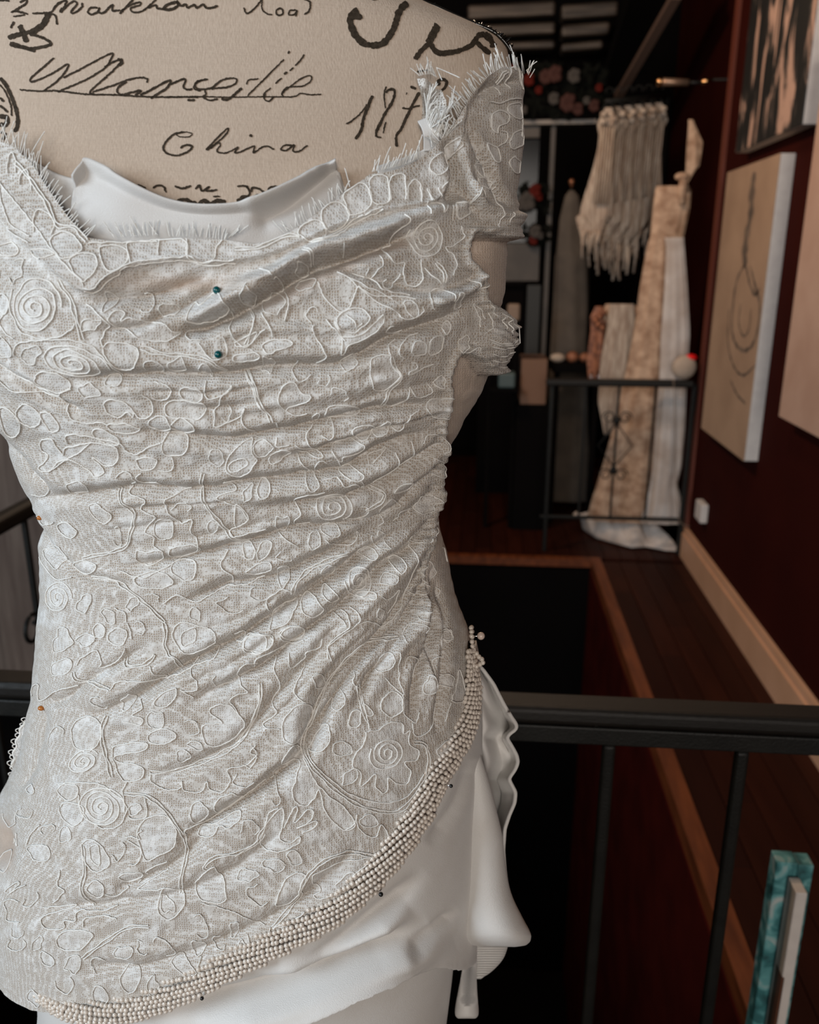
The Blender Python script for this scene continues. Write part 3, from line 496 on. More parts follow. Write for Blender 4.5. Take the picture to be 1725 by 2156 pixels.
# ================================================================ TRACED LACE CORDS
CROPS = {'A': (0, 600, 3.0804), 'B': (500, 600, 2.7823), 'C': (0, 1300, 3.0804), 'D': (500, 1300, 2.5185), 'E': (0, 240, 3.45), 'F': (500, 320, 3.45), 'G': (840, 60, 4.9), 'H': (840, 420, 4.493)}
CORDS = """
A s rose 350,150 165,165 0 4
A = stem 480,0 540,90 590,190 620,350
A - leaf 200,30 180,140 210,230 270,310 380,345 480,330 560,290 590,250
A o petal 120,60 170,100 160,170 110,180 80,120
A o petal 0,80 50,110 80,190 60,260 0,280
A - leaf 130,190 110,240 140,300 200,345
A s rose 560,480 200,95 10 4
A - leaf 190,440 200,400 260,370 380,355 520,350 650,380 720,430 770,480 800,520 815,570
A o petal 740,400 780,370 860,375 930,400 950,440 930,490 880,515 810,505 760,450
A o petal 320,560 360,530 440,540 510,590 520,630 460,660 380,640 325,600
A - leaf 640,125 700,170 780,250 760,290 735,350 735,400
A o leaf 780,230 790,190 830,165 870,190 850,235 900,215 1000,240 1100,250 1150,300 1190,310 1120,360 1030,360 940,340 880,290 820,275
A o petal 1280,110 1320,130 1400,50 1470,90 1500,170 1400,235 1290,250 1240,230 1250,170
A - stem 1510,170 1510,290 1550,370 1610,400 1690,310 1725,290
A - leaf 1630,170 1655,230 1640,310 1600,380
A - petal 1320,370 1340,410 1400,460 1480,450 1490,400 1460,330
A = stem 960,400 1100,430 1250,440 1380,470 1480,540
A - stem 0,430 80,480 180,560 260,590 330,630 450,680 470,660 530,640
A - stem 0,540 70,570 150,640 240,660 450,690 480,750 500,800 550,850 740,870
A = stem 1600,550 1640,610 1670,700 1725,790
A o petal 720,740 770,710 850,740 900,790 900,830 860,800 800,830 740,800
A - petal 960,690 1010,720 1020,780 990,830 940,830 900,790
A - petal 1030,600 1100,620 1135,650 1120,710 1060,720 1020,700
A o petal 1190,660 1250,635 1320,660 1330,710 1290,730 1220,710
A o petal 1190,720 1110,740 1090,780 1120,820 1210,830 1300,840 1350,790 1340,740 1290,730
A o petal 1000,850 1060,820 1120,840 1130,900 1070,920 1010,890
A o petal 1140,870 1200,835 1270,870 1280,910 1210,930 1150,900
A - leaf 1350,600 1350,680 1390,710 1450,690 1510,650 1520,620 1500,650 1450,700 1440,750 1410,790 1410,880 1470,870 1550,840 1590,800 1595,765 1580,850 1620,900 1660,925
A o petal 80,780 130,770 190,830 205,900 180,940 120,900
A o petal 180,790 240,740 320,800 325,850 280,885 210,850
A o petal 330,800 380,800 440,870 440,910 400,920 350,870
A o petal 740,880 850,870 940,900 900,930 800,920
A o petal 650,920 700,900 800,960 810,1000 750,1000 670,960
A - leaf 500,990 490,940 560,930 680,960 820,1000 850,1040 920,1065 1000,1020 1070,990
A o leaf 470,1070 480,1030 560,1000 640,990 760,1010 800,1040 800,1110 760,1140 710,1130 650,1090 720,1160 720,1190 680,1205 610,1160 500,1100 400,1170 340,1150 380,1080 330,1030 330,980 400,960 430,1010
A - leaf 640,990 560,1060 460,1110 400,1170
A o petal 1120,940 1220,960 1240,1020 1190,1070 1110,1070 1080,1010
A o petal 920,1100 990,1080 1050,1100 1030,1150 960,1160
A - petal 1060,1160 1130,1170 1150,1140 1140,1080
A - leaf 960,1180 930,1210 970,1250 1040,1240 1070,1290
A o leaf 1640,970 1560,1010 1500,1080 1480,1160 1550,1200 1600,1190 1670,1110 1640,1040
A = stem 790,1280 820,1350 870,1410 910,1460 890,1560 870,1650 800,1690 700,1720 600,1750
A = stem 1340,1180 1320,1280 1360,1400 1440,1500 1530,1600 1640,1640
A - leaf 880,1280 870,1320 940,1340 980,1360 950,1420 1000,1450 1040,1480 970,1560 1030,1600 1030,1650 1080,1680
A - leaf 1250,1300 1130,1340 1100,1370 1130,1450 1200,1510 1270,1490 1260,1560 1310,1640 1290,1700 1180,1760 1080,1820 960,1870 830,1830
A - leaf 1560,1250 1460,1250 1540,1290 1430,1330 1450,1360 1560,1410 1610,1480 1590,1520 1510,1550 1530,1590 1620,1570 1725,1550
A o petal 630,1400 690,1395 770,1460 740,1510 680,1480
A o petal 450,1520 510,1510 560,1570 540,1610 480,1590
A o petal 540,1800 600,1760 680,1790 680,1830 600,1850
A o petal 930,1690 1000,1690 1080,1680 1080,1750 1000,1800 930,1770
A o petal 1140,1670 1230,1640 1310,1650 1300,1700 1160,1740
A o petal 1140,1790 1230,1760 1290,1780 1280,1870 1220,1890 1150,1840
A o petal 920,1880 1030,1830 1130,1860 1145,1910 1080,1940 960,1930
A - leaf 1490,1690 1450,1790 1520,1850 1520,1920
A = stem 640,1880 760,1890 860,1940 960,2020 1030,2090 1100,2156
A s rose 450,2010 85,110 0 3
A - stem 330,1690 360,1790 440,1890 540,1870
A - leaf 790,2070 850,2100 870,2156
A - stem 1090,2040 1180,1980 1280,2030 1400,1980 1500,1930 1610,1920 1725,1870
B - leaf 460,0 500,80 570,150 620,140 660,60 680,20 760,90 870,150 890,180 950,190 1010,150 1010,120
B o petal 560,200 600,150 660,130 710,150 730,190 690,240 640,270 570,250
B - petal 610,170 650,210 660,240 690,220
B o leaf 550,210 570,280 600,300 690,280 750,220 800,170 800,210 760,260 700,310 620,350 590,390 580,380 590,320
B - stem 500,200 560,270 600,320
B - leaf 440,230 430,260 490,370 500,410 460,440
B o petal 740,430 790,390 840,390 850,430 890,480 890,520 830,580 770,580 750,510
B = stem 850,400 870,450 900,500 860,570 830,640 830,690
B - leaf 840,390 840,340 880,310
B - leaf 920,410 890,390 890,350 950,290 1000,270
B o petal 1050,330 1080,295 1130,290 1140,330 1110,380 1060,390
B o petal 1130,240 1170,200 1175,240 1150,280
B - leaf 1090,440 1040,460 950,490 940,480 990,460 990,430 960,430
B - leaf 830,680 900,690 940,650 960,570 980,600 1000,630 1080,610 1080,580 1060,550
B o petal 1100,550 1140,510 1160,540 1140,580
B o leaf 330,540 370,600 420,620 400,650 300,690 280,710 240,640 270,560
B - leaf 280,710 320,730 400,720
B o leaf 500,750 560,760 700,730 680,690 600,670 520,690
B = stem 60,500 110,570 130,660 190,740 200,770
B - stem 230,770 240,820 270,830
B o petal 650,830 680,800 760,790 770,830 700,880
B o petal 770,830 830,770 860,770 850,820 800,850
B - leaf 860,790 900,820 930,790 960,740 1020,700
B - leaf 440,800 400,840 400,880 440,930
B - petal 230,860 230,910 300,900
B o petal 190,970 260,930 310,950 250,1000 200,1010
B - leaf 330,900 370,920 480,960 470,980 400,960 340,940
B - stem 340,950 370,1010 420,1060
B - stem 540,940 580,1000 590,1060
B o leaf 540,940 600,890 700,890 710,920 680,950 600,970 590,1000
B o petal 590,1060 640,1040 700,1070 670,1100 600,1080
B - leaf 740,1010 750,970 800,950 850,930 760,1010
B - leaf 890,940 890,1010 850,1070 780,1150
B - leaf 980,880 980,960 960,1000 880,1070
B - leaf 490,1110 560,1090 600,1130 660,1120 700,1160 710,1140 690,1090
B s rose 540,1270 115,88 -15 3.2
B - leaf 490,1170 380,1190 330,1220 360,1300 330,1340 340,1380 420,1370
B = stem 750,1160 820,1190 790,1250 720,1290
B - petal 690,1270 730,1270 720,1330 640,1350 600,1330
B - leaf 800,1310 830,1370 800,1400
B o petal 870,1180 930,1120 975,1130 950,1180
B o petal 120,1160 150,1120 190,1140 180,1190 140,1200
B o petal 0,1260 40,1280 70,1330 40,1370 0,1380
B - stem 240,1430 300,1470 350,1500
B - leaf 500,1460 540,1490 620,1500 680,1460 680,1420 700,1450
B o petal 40,1500 90,1490 110,1530 90,1570 50,1560
B o petal 120,1540 150,1480 200,1480 190,1530 140,1580
B o petal 60,1660 120,1610 190,1600 200,1640 130,1670
B s rose 690,1710 85,95 0 3.5
B o petal 680,1800 720,1770 770,1780 760,1810
B o petal 860,1600 900,1570 920,1620 890,1660
B = stem 320,1790 340,1720 420,1640 540,1580 620,1550
B o petal 490,1790 500,1740 540,1760 580,1810 540,1830
B - petal 190,1880 180,1820 240,1760 300,1760 330,1790
B o leaf 200,1990 200,1960 220,1890 300,1850 350,1830 340,1880 290,1950
B o petal 370,1850 400,1790 440,1800 490,1860 490,1890 450,1920 390,1900
B o petal 250,2010 300,1970 370,1970 390,2020 330,2060
B o petal 50,2060 110,2020 190,2030 210,2070 140,2120 70,2110
B - leaf 590,1880 620,1900 630,1970 580,2020 520,2080 520,2156
B - leaf 640,1860 680,1890 690,1930 650,1980
B - leaf 670,1960 740,1940 830,1980 870,1960 940,1850 980,1650 980,1560 950,1460
B - leaf 800,1790 830,1810 870,1790 900,1760 890,1850 850,1900
B - stem 1180,1770 1200,1800 1180,1850
B o petal 1140,2060 1170,2030 1180,2090 1150,2110
B o petal 1200,2040 1230,2020 1240,2060 1215,2090
B - stem 1260,1640 1290,1700 1310,1780 1330,1880
B - stem 1210,1540 1250,1550 1240,1620
C = stem 1090,0 1110,60 1100,140 1130,210 1170,230 1180,310
C - leaf 870,0 890,60 900,110
C o petal 660,50 690,15 730,40 720,100 670,100
C o petal 750,90 800,40 860,50 860,110 830,150 770,140
C - leaf 550,290 590,230 680,190 720,260 700,300 780,270 850,200 860,170
C = stem 850,240 870,280 950,280 1010,250 1040,210
C = stem 540,330 580,390 680,400 770,430
C - leaf 770,430 830,380 1080,380 1040,330 1010,280
C - leaf 290,500 290,440 330,420 330,520 400,480 460,440 560,420
C o petal 1200,0 1300,20 1400,60 1420,110 1390,150 1250,200 1150,100
C - leaf 1300,240 1260,310 1300,390 1300,430 1230,440 1200,430 1280,490
C - leaf 1400,150 1430,180 1400,240 1300,280 1180,340 1090,380
C o leaf 1040,530 1070,470 1170,420 1170,470 1110,540
C - leaf 930,510 960,550 900,600 960,620 940,660 850,640
C = stem 740,610 720,680 720,760 740,870 770,1000
C o petal 1000,720 1080,685 1150,700 1170,740 1100,775 1010,770
C o leaf 980,770 970,820 810,860 810,900 940,920 970,970 950,1000 870,1020 820,980 780,880 800,800
C - stem 870,1020 840,1080 850,1160
C = stem 1700,400 1690,520 1640,660 1560,780 1440,860 1280,930 1140,970 1010,960
C - leaf 1010,960 1010,1010 1060,1060 1150,1075 1200,1060 1200,1020 1230,1080 1330,1080 1360,1020 1380,1070 1460,1080 1510,1010 1490,940 1600,920 1670,860 1670,820 1640,790
C o petal 1410,1190 1430,1130 1510,1090 1570,1110 1570,1150 1510,1200 1430,1240
C o petal 1260,1220 1280,1160 1330,1150 1375,1200 1350,1260 1290,1290
C o leaf 1370,780 1330,720 1340,660 1420,650 1460,640 1380,590 1400,540 1500,530 1560,590 1600,650 1540,740 1450,790
C - leaf 1560,590 1510,500 1560,460 1620,450 1580,400 1550,340 1600,270 1680,260
C o petal 1590,130 1630,90 1725,90 1725,180 1640,200 1600,180
C o petal 530,740 550,650 620,610 700,650 710,740 640,830 560,820
C s rose 600,900 100,75 -30 3
C s rose 705,1190 140,140 10 4
C - leaf 440,1050 500,1040 640,1030 720,1050 840,1150 860,1220 830,1290 740,1330 650,1290 580,1200 570,1110
C o petal 440,1080 480,1045 560,1060 560,1120 500,1150 450,1110
C o petal 460,1190 510,1160 590,1190 590,1270 520,1310 470,1260
C = stem 850,1100 980,1110 1060,1160 1130,1240 1190,1320 1220,1400 1230,1480 1210,1600 1190,1750
C - leaf 980,1120 980,1250 900,1260 870,1240
C o leaf 1090,1240 1170,1320 1160,1430 1060,1490 990,1520 950,1450 930,1350 980,1260
C - stem 1230,1370 1230,1330 1370,1290 1500,1210 1580,1150 1640,1100 1725,1030
C o leaf 1310,1380 1320,1330 1420,1300 1560,1220 1570,1260 1500,1310 1440,1310 1400,1360
C = stem 1725,1350 1660,1430 1560,1470 1420,1490 1350,1550 1360,1570
C o leaf 1410,1560 1430,1620 1480,1710 1470,1780 1340,1780 1280,1700 1330,1620
C - stem 1320,1790 1500,1840 1600,1880 1670,1930 1725,1950
C - leaf 860,1380 900,1370 950,1390 930,1350 960,1330
C - leaf 860,1400 950,1450 940,1530 880,1550
C o petal 590,1420 650,1400 720,1450 760,1520 730,1580 660,1600 600,1530
C o petal 640,1440 680,1430 700,1500 690,1560 640,1520
C = stem 590,1440 600,1600 590,1700 600,1760 640,1830
C o petal 620,1700 670,1650 720,1690 720,1740 670,1760
C - petal 730,1740 780,1760 860,1720 850,1710
C o leaf 820,1640 830,1610 950,1600 950,1640 870,1670
C - leaf 860,1680 940,1660 920,1690
C - leaf 920,1720 1000,1660 1110,1600
C - leaf 990,1620 980,1600 1030,1570 1110,1540
C o leaf 1100,1700 1060,1760 1050,1840 1120,1900 1190,1850 1220,1800 1200,1740
C - stem 920,1720 1020,1720 1100,1700
C - leaf 330,1310 270,1380 240,1440
C - leaf 120,1460 140,1420 160,1460 170,1380
C - leaf 340,1840 400,1830 530,1830 470,1850 340,1890 350,1960 400,1970 470,1960 470,1920 540,1910 550,1860 700,1860 790,1830
C - leaf 590,1950 600,1900 700,1890 790,1900
C o petal 440,2090 430,2030 480,1980 600,1970 650,2010 560,2100
C = stem 580,2156 660,2090 760,2020 880,1950 1000,1940
C - leaf 450,1600 430,1680 480,1720 400,1800
C - leaf 100,1740 170,1680 190,1690 120,1760
C - leaf 130,1750 230,1690
C o petal 250,1100 290,1060 300,1110 270,1120
D o petal 40,110 80,65 180,70 190,110 130,150 60,140
D o petal 230,70 280,20 350,40 340,90 270,110
D - leaf 100,240 110,190 200,150 260,130 350,100
D - leaf 480,200 470,130 540,70 610,0
D - leaf 440,90 430,130 360,160 350,200 280,240 275,160
D - leaf 210,190 200,250 230,340 190,420 210,480 140,540 230,560
D = stem 130,320 130,400 90,520 40,600 0,640
D - leaf 360,230 310,320 310,380 360,410
D o leaf 350,420 280,460 240,540 250,610 300,630 360,590 400,480
D = stem 830,90 650,130 530,250 450,380 390,540 350,640 350,700 420,790 520,890 650,970 800,1000 880,950 950,850 980,740 960,650 910,640
D - stem 360,660 400,740 490,830 580,900 700,940 820,940 900,890 960,800
D o petal 380,680 420,600 470,540 480,620 440,670
D o leaf 300,640 240,720 250,760 330,740 300,850 300,920 350,960 400,930 430,880 470,1010 560,1090 610,1050 540,960 430,860 360,740
D - leaf 560,1090 610,1050 620,1010 630,1080 710,1130 740,1060 770,1100 790,1150
D o flower 670,580 730,570 760,540 840,530 860,590 890,570 880,640 930,680 920,730 860,740 890,790 870,850 820,850 780,820 775,880 750,900 710,860 710,800 640,860 640,790 600,760 610,690 650,650
D s rose 770,690 85,95 20 3.5
D - stem 610,270 600,320 640,360 660,450 680,560
D = stem 625,330 640,430 670,520
D o petal 580,520 600,470 640,470 630,540 590,550
D o petal 650,430 690,460 700,490 670,490
D o petal 740,420 790,370 840,390 850,460 800,500 750,470
D - leaf 840,380 850,470 910,530 930,480
D - leaf 900,540 910,600 950,600 1000,550 1030,440
D - leaf 850,250 870,190 930,210 910,250 900,300
D - leaf 760,300 800,340 850,380 830,300 820,160
D o petal 950,370 1000,370 1005,320 970,280
D - leaf 1000,340 1000,260 990,210 1030,190 1080,200 1060,160
D o leaf 1095,420 1150,430 1170,380 1150,270 1130,350
D - leaf 1060,530 1090,430
D o petal 1085,90 1110,60 1125,100 1100,120
D o petal 1030,110 1050,80 1060,120 1040,140
D - stem 220,970 170,1000 160,1050 120,1110 110,1170 60,1190 0,1220
D o leaf 240,970 250,1030 230,1140 290,1150 330,1120 320,1160 210,1200 130,1180 150,1080 180,1030
D - leaf 250,1080 300,970 320,980 300,1050 370,980 400,990 380,1040 320,1080 410,1040 410,1070 340,1110
D = stem 720,1230 600,1210 480,1230 380,1310 330,1400 330,1450 220,1570 190,1600
D o leaf 260,1340 310,1310 360,1320 340,1400 270,1480 210,1480 220,1420
D o leaf 690,1240 560,1260 450,1300 400,1320 400,1380 440,1410 400,1440 440,1450 560,1390 610,1320
D - leaf 610,1320 590,1310 510,1380
D - leaf 860,1000 870,990 900,1020
D - leaf 190,1600 250,1580 330,1540 350,1520
D - leaf 60,1640 80,1680 150,1660 180,1600
D - leaf 0,60 40,50 40,100 0,110
D - leaf 110,640 80,680 110,700 80,760 40,750
E - leaf 0,440 60,480 110,640 190,830 330,930
E - leaf 0,600 60,740 180,880 330,970
E - stem 80,520 170,620 330,810 450,970 560,1090 720,1270
E = edge 210,400 330,540 440,700 520,850 640,870 730,970
E - scallop 30,480 20,320 60,290 80,440
E - scallop 150,470 160,360 200,340 210,470
E - scallop 240,560 250,480 300,470 320,600
E - scallop 350,900 360,760 430,750 500,840 480,920
E o scallop 480,960 560,900 650,940 700,1030 600,1100 520,1040
E o scallop 630,1130 700,1060 800,1080 800,1180 720,1250
E o scallop 820,1060 830,1010 950,1000 1000,1050 990,1120 880,1180
E - scallop 1020,1130 990,1010 1010,970 1190,960
E - scallop 1200,1060 1210,960 1260,930 1390,960 1400,1080
E - scallop 1400,940 1410,1080 1570,1100 1600,1000 1640,950
E = edge 720,1290 790,1290 900,1210 1020,1130 1200,1100 1400,1080 1500,1110 1725,1100
E - edge 740,985 990,970 1190,950 1400,930 1640,940 1725,960
E o petal 80,990 150,950 210,1000 190,1050 110,1050
E o petal 0,1150 80,1150 110,1200 60,1250 0,1250
E o petal 330,1040 440,1020 520,1060 440,1090 370,1080
F o scallop 450,640 460,580 540,540 610,560 630,640 560,690
F o scallop 600,540 610,450 690,400 760,430 790,490 760,560 660,610
F o scallop 790,490 770,420 750,360 800,290 880,270 930,330 940,410 880,480
F o scallop 930,290 930,240 990,205 1050,240 1060,390 980,420 940,380
F - scallop 1070,390 1070,250 1110,205 1170,220 1175,380
F - scallop 1190,380 1190,290 1240,240 1280,290 1280,400
F - scallop 1330,300 1350,390
F = edge 0,735 150,730 250,690 360,640 450,650
F = edge 530,690 640,660 740,610 800,550 900,500 1010,450
F = stem 470,740 520,780 540,840
F - stem 170,870 220,900 260,940
F - stem 740,710 765,780
F - leaf 1150,500 1180,550 1090,630 1100,690 1040,710 1040,780 1090,830 1160,830 1140,900 1160,960 1230,985 1270,930 1275,810
F s rose 1320,650 125,145 25 3.5
F = stem 1370,820 1420,880 1420,960
F - stem 1290,860 1400,970
F - leaf 1310,400 1320,490
F - leaf 1340,410 1410,410 1420,480 1460,420
F - leaf 1490,420 1500,530
F o petal 1520,400 1520,480 1560,510 1640,430 1580,390
F - leaf 1630,340 1630,430
F - leaf 1560,560 1570,640 1500,700 1450,710 1470,740 1500,760 1520,830 1480,910
F - leaf 340,1020 370,1100 340,1230
F - leaf 100,1150 130,1210 80,1400
F - leaf 180,1170 240,1260 260,1340
F o petal 0,1390 50,1410 120,1370 150,1310 90,1330
F o petal 190,1420 210,1380 290,1360 390,1370 380,1400 250,1440
F o petal 0,1500 100,1500 160,1480 160,1450 80,1440 0,1460
F - stem 760,940 860,1000 960,1050 1100,1050 1200,1060
F - stem 800,910 940,950 1020,1010 1180,1040
F - stem 700,900 820,960 960,1010 1060,1070
G = leaf 930,600 950,520 990,490
G - leaf 920,640 930,730
G - scallop 1030,660 1020,480 1060,430 1110,450 1140,640
G - scallop 1140,640 1140,480 1180,470 1210,540 1220,700
G - edge 850,800 960,800 1050,760 1150,740 1230,790
G o petal 1020,880 1040,810 1130,790 1160,850 1150,930 1090,950
G o petal 860,1060 870,910 960,880 1020,920 1010,990 930,1040 920,1100
G - leaf 950,1080 1000,1100 990,1180 920,1240
G = stem 1150,830 1170,920 1150,1020 1150,1130 1180,1140 1180,1300
G o leaf 1120,1050 1040,1130 1020,1190 1060,1250 1150,1200 1140,1120
G o petal 1060,1330 1090,1350 1140,1400 1120,1480 1060,1480 1020,1400
G o petal 800,1230 880,1230 930,1290 920,1390 870,1380
G - leaf 650,1270 720,1320 740,1380 690,1420
G o petal 670,1440 730,1420 800,1450 810,1520 790,1560 720,1520
G o petal 710,1570 790,1560 870,1590 880,1650 830,1680 740,1650
G - petal 700,1650 760,1700 760,1770
G - leaf 650,1700 650,1830 660,1890 560,1990 500,1970 490,1850
G - leaf 910,1650 880,1740 870,1850 910,1950 890,2080
G - leaf 970,1930 980,2030
G o scallop 420,1300 440,1240 530,1180 560,1250 500,1330 450,1400
G o scallop 240,1500 250,1420 320,1350 380,1340 420,1440 380,1520 300,1560
G - leaf 450,1530 400,1620 330,1700
G - leaf 310,1690 350,1790
G - leaf 220,1700 240,1830
G - leaf 140,1680 150,1830
H - leaf 620,980 660,1040 680,1110
H - leaf 700,950 740,1000 780,1080
H - leaf 700,1370 770,1390 850,1380 920,1320 940,1240 900,1130 830,1060
H - leaf 710,1440 800,1460 880,1420
H - leaf 740,1540 820,1570 900,1560 960,1500
H - leaf 880,1110 860,1230 830,1260
H - leaf 830,1080 820,1170 770,1220
H - leaf 720,1050 730,1160 650,1250
H - leaf 600,970 640,1090 630,1180
H - leaf 990,1350 980,1460 900,1560
H - leaf 680,1300 800,1340 900,1290
H - leaf 690,1330 760,1360 840,1350 880,1310
H - leaf 730,1500 830,1510 930,1440 955,1330
"""
items = []      # (kind, style, polyline px, closed)
for ln in CORDS.strip().splitlines():
    q = ln.split(); ox, oy, sc = CROPS[q[0]]
    if q[1] == 's':
        cx_, cy_ = map(float, q[3].split(',')); rx, ry = map(float, q[4].split(',')); rot = math.radians(float(q[5])); tn = float(q[6])
        t = np.linspace(0.25, tn, int(tn*34)); k = (t/tn)**0.9; a = t*2*math.pi; wob = 1+0.05*np.sin(a*2.3+cx_)
        x = rx*k*np.cos(a)*wob; y = ry*k*np.sin(a)*wob
        P = np.stack([(cx_+x*math.cos(rot)-y*math.sin(rot))/sc+ox, (cy_+x*math.sin(rot)+y*math.cos(rot))/sc+oy], 1)
        items.append((q[2], 's', P, False)); continue
    P = np.array([[float(a) for a in p.split(',')] for p in q[3:]]); P = P/sc+[ox, oy]; items.append((q[2], q[1], P, q[1] == 'o'))
TRAIL = np.vstack([smoothpoly(i[2], 12, i[3]) for i in items])

# boundaries of the lace (image-plane parameter)
TOP = [(-400, 300), (-60, 285), (0, 303), (50, 318), (85, 350), (110, 385), (140, 430), (170, 470), (210, 512), (270, 520), (330, 515), (400, 510), (470, 512), (540, 522), (600, 505), (640, 478), (690, 437), (730, 408), (770, 378), (820, 370), (862, 350), (893, 325), (930, 285), (962, 226), (985, 196), (1010, 166), (1035, 148), (1062, 146), (1085, 156), (1130, 170)]
BOT = [(-400, 1990), (-60, 2010), (0, 2048), (45, 2092), (85, 2112), (130, 2118), (190, 2116), (250, 2104), (320, 2088), (400, 2056), (480, 2018), (560, 1980), (640, 1940), (720, 1888), (780, 1832), (830, 1772), (870, 1710), (900, 1650), (930, 1600), (950, 1548), (968, 1490), (974, 1430), (980, 1350), (1050, 1335)]
dense = np.radians(np.linspace(-84, 96, 430)); back = np.radians(np.linspace(99, 273, 36)); PH = np.concatenate([dense, back]); NC = len(PH); NR = 680
zf = np.linspace(BODY.zs[0]+0.02, BODY.zs[-1]-0.02, 1500); ztop = np.zeros(NC); zbot = np.zeros(NC)
for i, ph in enumerate(PH):
    phw = (ph+math.pi) % (2*math.pi)-math.pi; P = BODY.pt(np.full(1500, phw), zf); u, v = proj(P); tp = interp(TOP, u); bt = interp(BOT, u)
    k = np.nonzero(v > tp)[0]; ztop[i] = zf[k.max()]; k = np.nonzero(v < bt)[0]; zbot[i] = zf[k.min()]
for arr in (ztop, zbot):   # keep the back level and smooth
    arr[430:] = np.linspace(arr[429], arr[0], 38)[1:-1]
k_ = np.array([1, 2, 3, 2, 1])/9.0
ztop[2:428] = np.convolve(ztop[:430], k_, 'same')[2:428]; zbot[2:428] = np.convolve(zbot[:430], k_, 'same')[2:428]
tt = np.linspace(0, 1, NR)[:, None]; Z = ztop[None]*(1-tt)+zbot[None]*tt; PHW = (PH+math.pi) % (2*math.pi)-math.pi
B0 = BODY.pt(np.broadcast_to(PHW, Z.shape), Z); U, V = proj(B0); N0 = BODY.nrm(B0)
DD = disp(U, V)+0.008; DD[:, 434:462] = 0.008
PL = B0+N0*DD[..., None]
# motif coverage: inside closed cords and a little around the open ones
def inside(u, v, P):
    r = np.zeros(u.shape, bool); n = len(P)
    for i in range(n):
        x0, y0 = P[i]; x1, y1 = P[(i+1) % n]
        if y0 == y1: continue
        c = ((y0 > v) != (y1 > v)) & (u < (x1-x0)*(v-y0)/(y1-y0)+x0); r ^= c
    return r
# small filler petals where no cord was traced
FILL = []
cand = np.stack([rng.uniform(-20, 1000, 1500), rng.uniform(560, 2090, 1500)], 1); keep = TRAIL.copy()
tp = interp(TOP, cand[:, 0]); bt = interp(BOT, cand[:, 0]); cand = cand[(cand[:, 1] > tp+70) & (cand[:, 1] < bt-22)]
eu = np.interp(cand[:, 1], EDGE_S[3:, 1], EDGE_S[3:, 0]); cand = cand[(cand[:, 0] < eu-14) | (cand[:, 1] > 1000) | (cand[:, 1] < 480)]
lL = interp(L_T, cand[:, 1]); lR = interp(R_T, cand[:, 1]); cand = cand[(cand[:, 0] > lL+14) & (cand[:, 0] < lR-16)]
for c in cand:
    r = 17+9*rng.rand(); d2 = ((keep-c)**2).sum(1).min()
    if d2 < (r*0.9)**2: continue
    r = min(r, math.sqrt(d2)*0.8); a0 = rng.rand()*6.28; el = 0.5+0.4*rng.rand(); n = 9; a = np.arange(n)*2*math.pi/n
    rr = r*(1+0.16*rng.randn(n)); x = rr*np.cos(a); y = rr*np.sin(a)*el; P = np.stack([c[0]+x*math.cos(a0)-y*math.sin(a0), c[1]+x*math.sin(a0)+y*math.cos(a0)], 1)
    if rng.rand() < 0.4: P = P[:7]; FILL.append(('leaf', '-', P, False))
    else: FILL.append(('petal', 'o', P, True))
    keep = np.vstack([keep, P])
allitems = items+FILL
MOT = np.zeros(U.shape, np.float32)
for kind, st, P, cl in allitems:
    if st == 's':
        c = P.mean(0); e = P[-36:]; Q = e*1.0
        Q = c+(e-c)*1.08
    elif st == 'o': Q = smoothpoly(P, 8, True)
    else: continue
    m = (U > Q[:, 0].min()) & (U < Q[:, 0].max()) & (V > Q[:, 1].min()) & (V < Q[:, 1].max())
    if m.any(): MOT[m] = np.maximum(MOT[m], inside(U[m], V[m], Q))
nz = noise2(U, V, 0.045, 31)+0.6*noise2(U, V, 0.11, 32); MOT = np.maximum(MOT, np.clip(nz*2.2-1.1, 0, 0.9)*(V > 560))
for _ in range(2):
    MOT[1:-1, 1:-1] = (MOT[1:-1, 1:-1]*2+MOT[:-2, 1:-1]+MOT[2:, 1:-1]+MOT[1:-1, :-2]+MOT[1:-1, 2:])/6
band = np.clip(1-np.abs(segdist(U, V, TRIM_E)[0]-26)/26, 0, 1)*(V < 660)*(U < 930); MOT = np.maximum(MOT, (band > 0)*0.75)
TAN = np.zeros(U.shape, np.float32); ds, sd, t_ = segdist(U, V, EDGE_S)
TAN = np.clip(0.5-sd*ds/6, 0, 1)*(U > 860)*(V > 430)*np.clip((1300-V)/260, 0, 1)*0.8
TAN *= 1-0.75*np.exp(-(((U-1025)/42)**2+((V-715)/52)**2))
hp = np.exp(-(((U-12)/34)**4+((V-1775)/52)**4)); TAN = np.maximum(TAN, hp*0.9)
TAN = np.maximum(TAN, 0.75*np.exp(-(((U-400)/120)**2+((V-600)/16)**2)))  # tan painted into the dip below the neckline trim, in place of shade
TAN = np.maximum(TAN, 0.6*np.exp(-(segdist(U, V, np.array([(560, 645), (640, 605), (740, 560), (840, 520)], float))[0]/10)**2)*(V < 720))  # shadow under the first roll put into the colour as tan
PL += N0*((MOT*0.00035)[..., None])

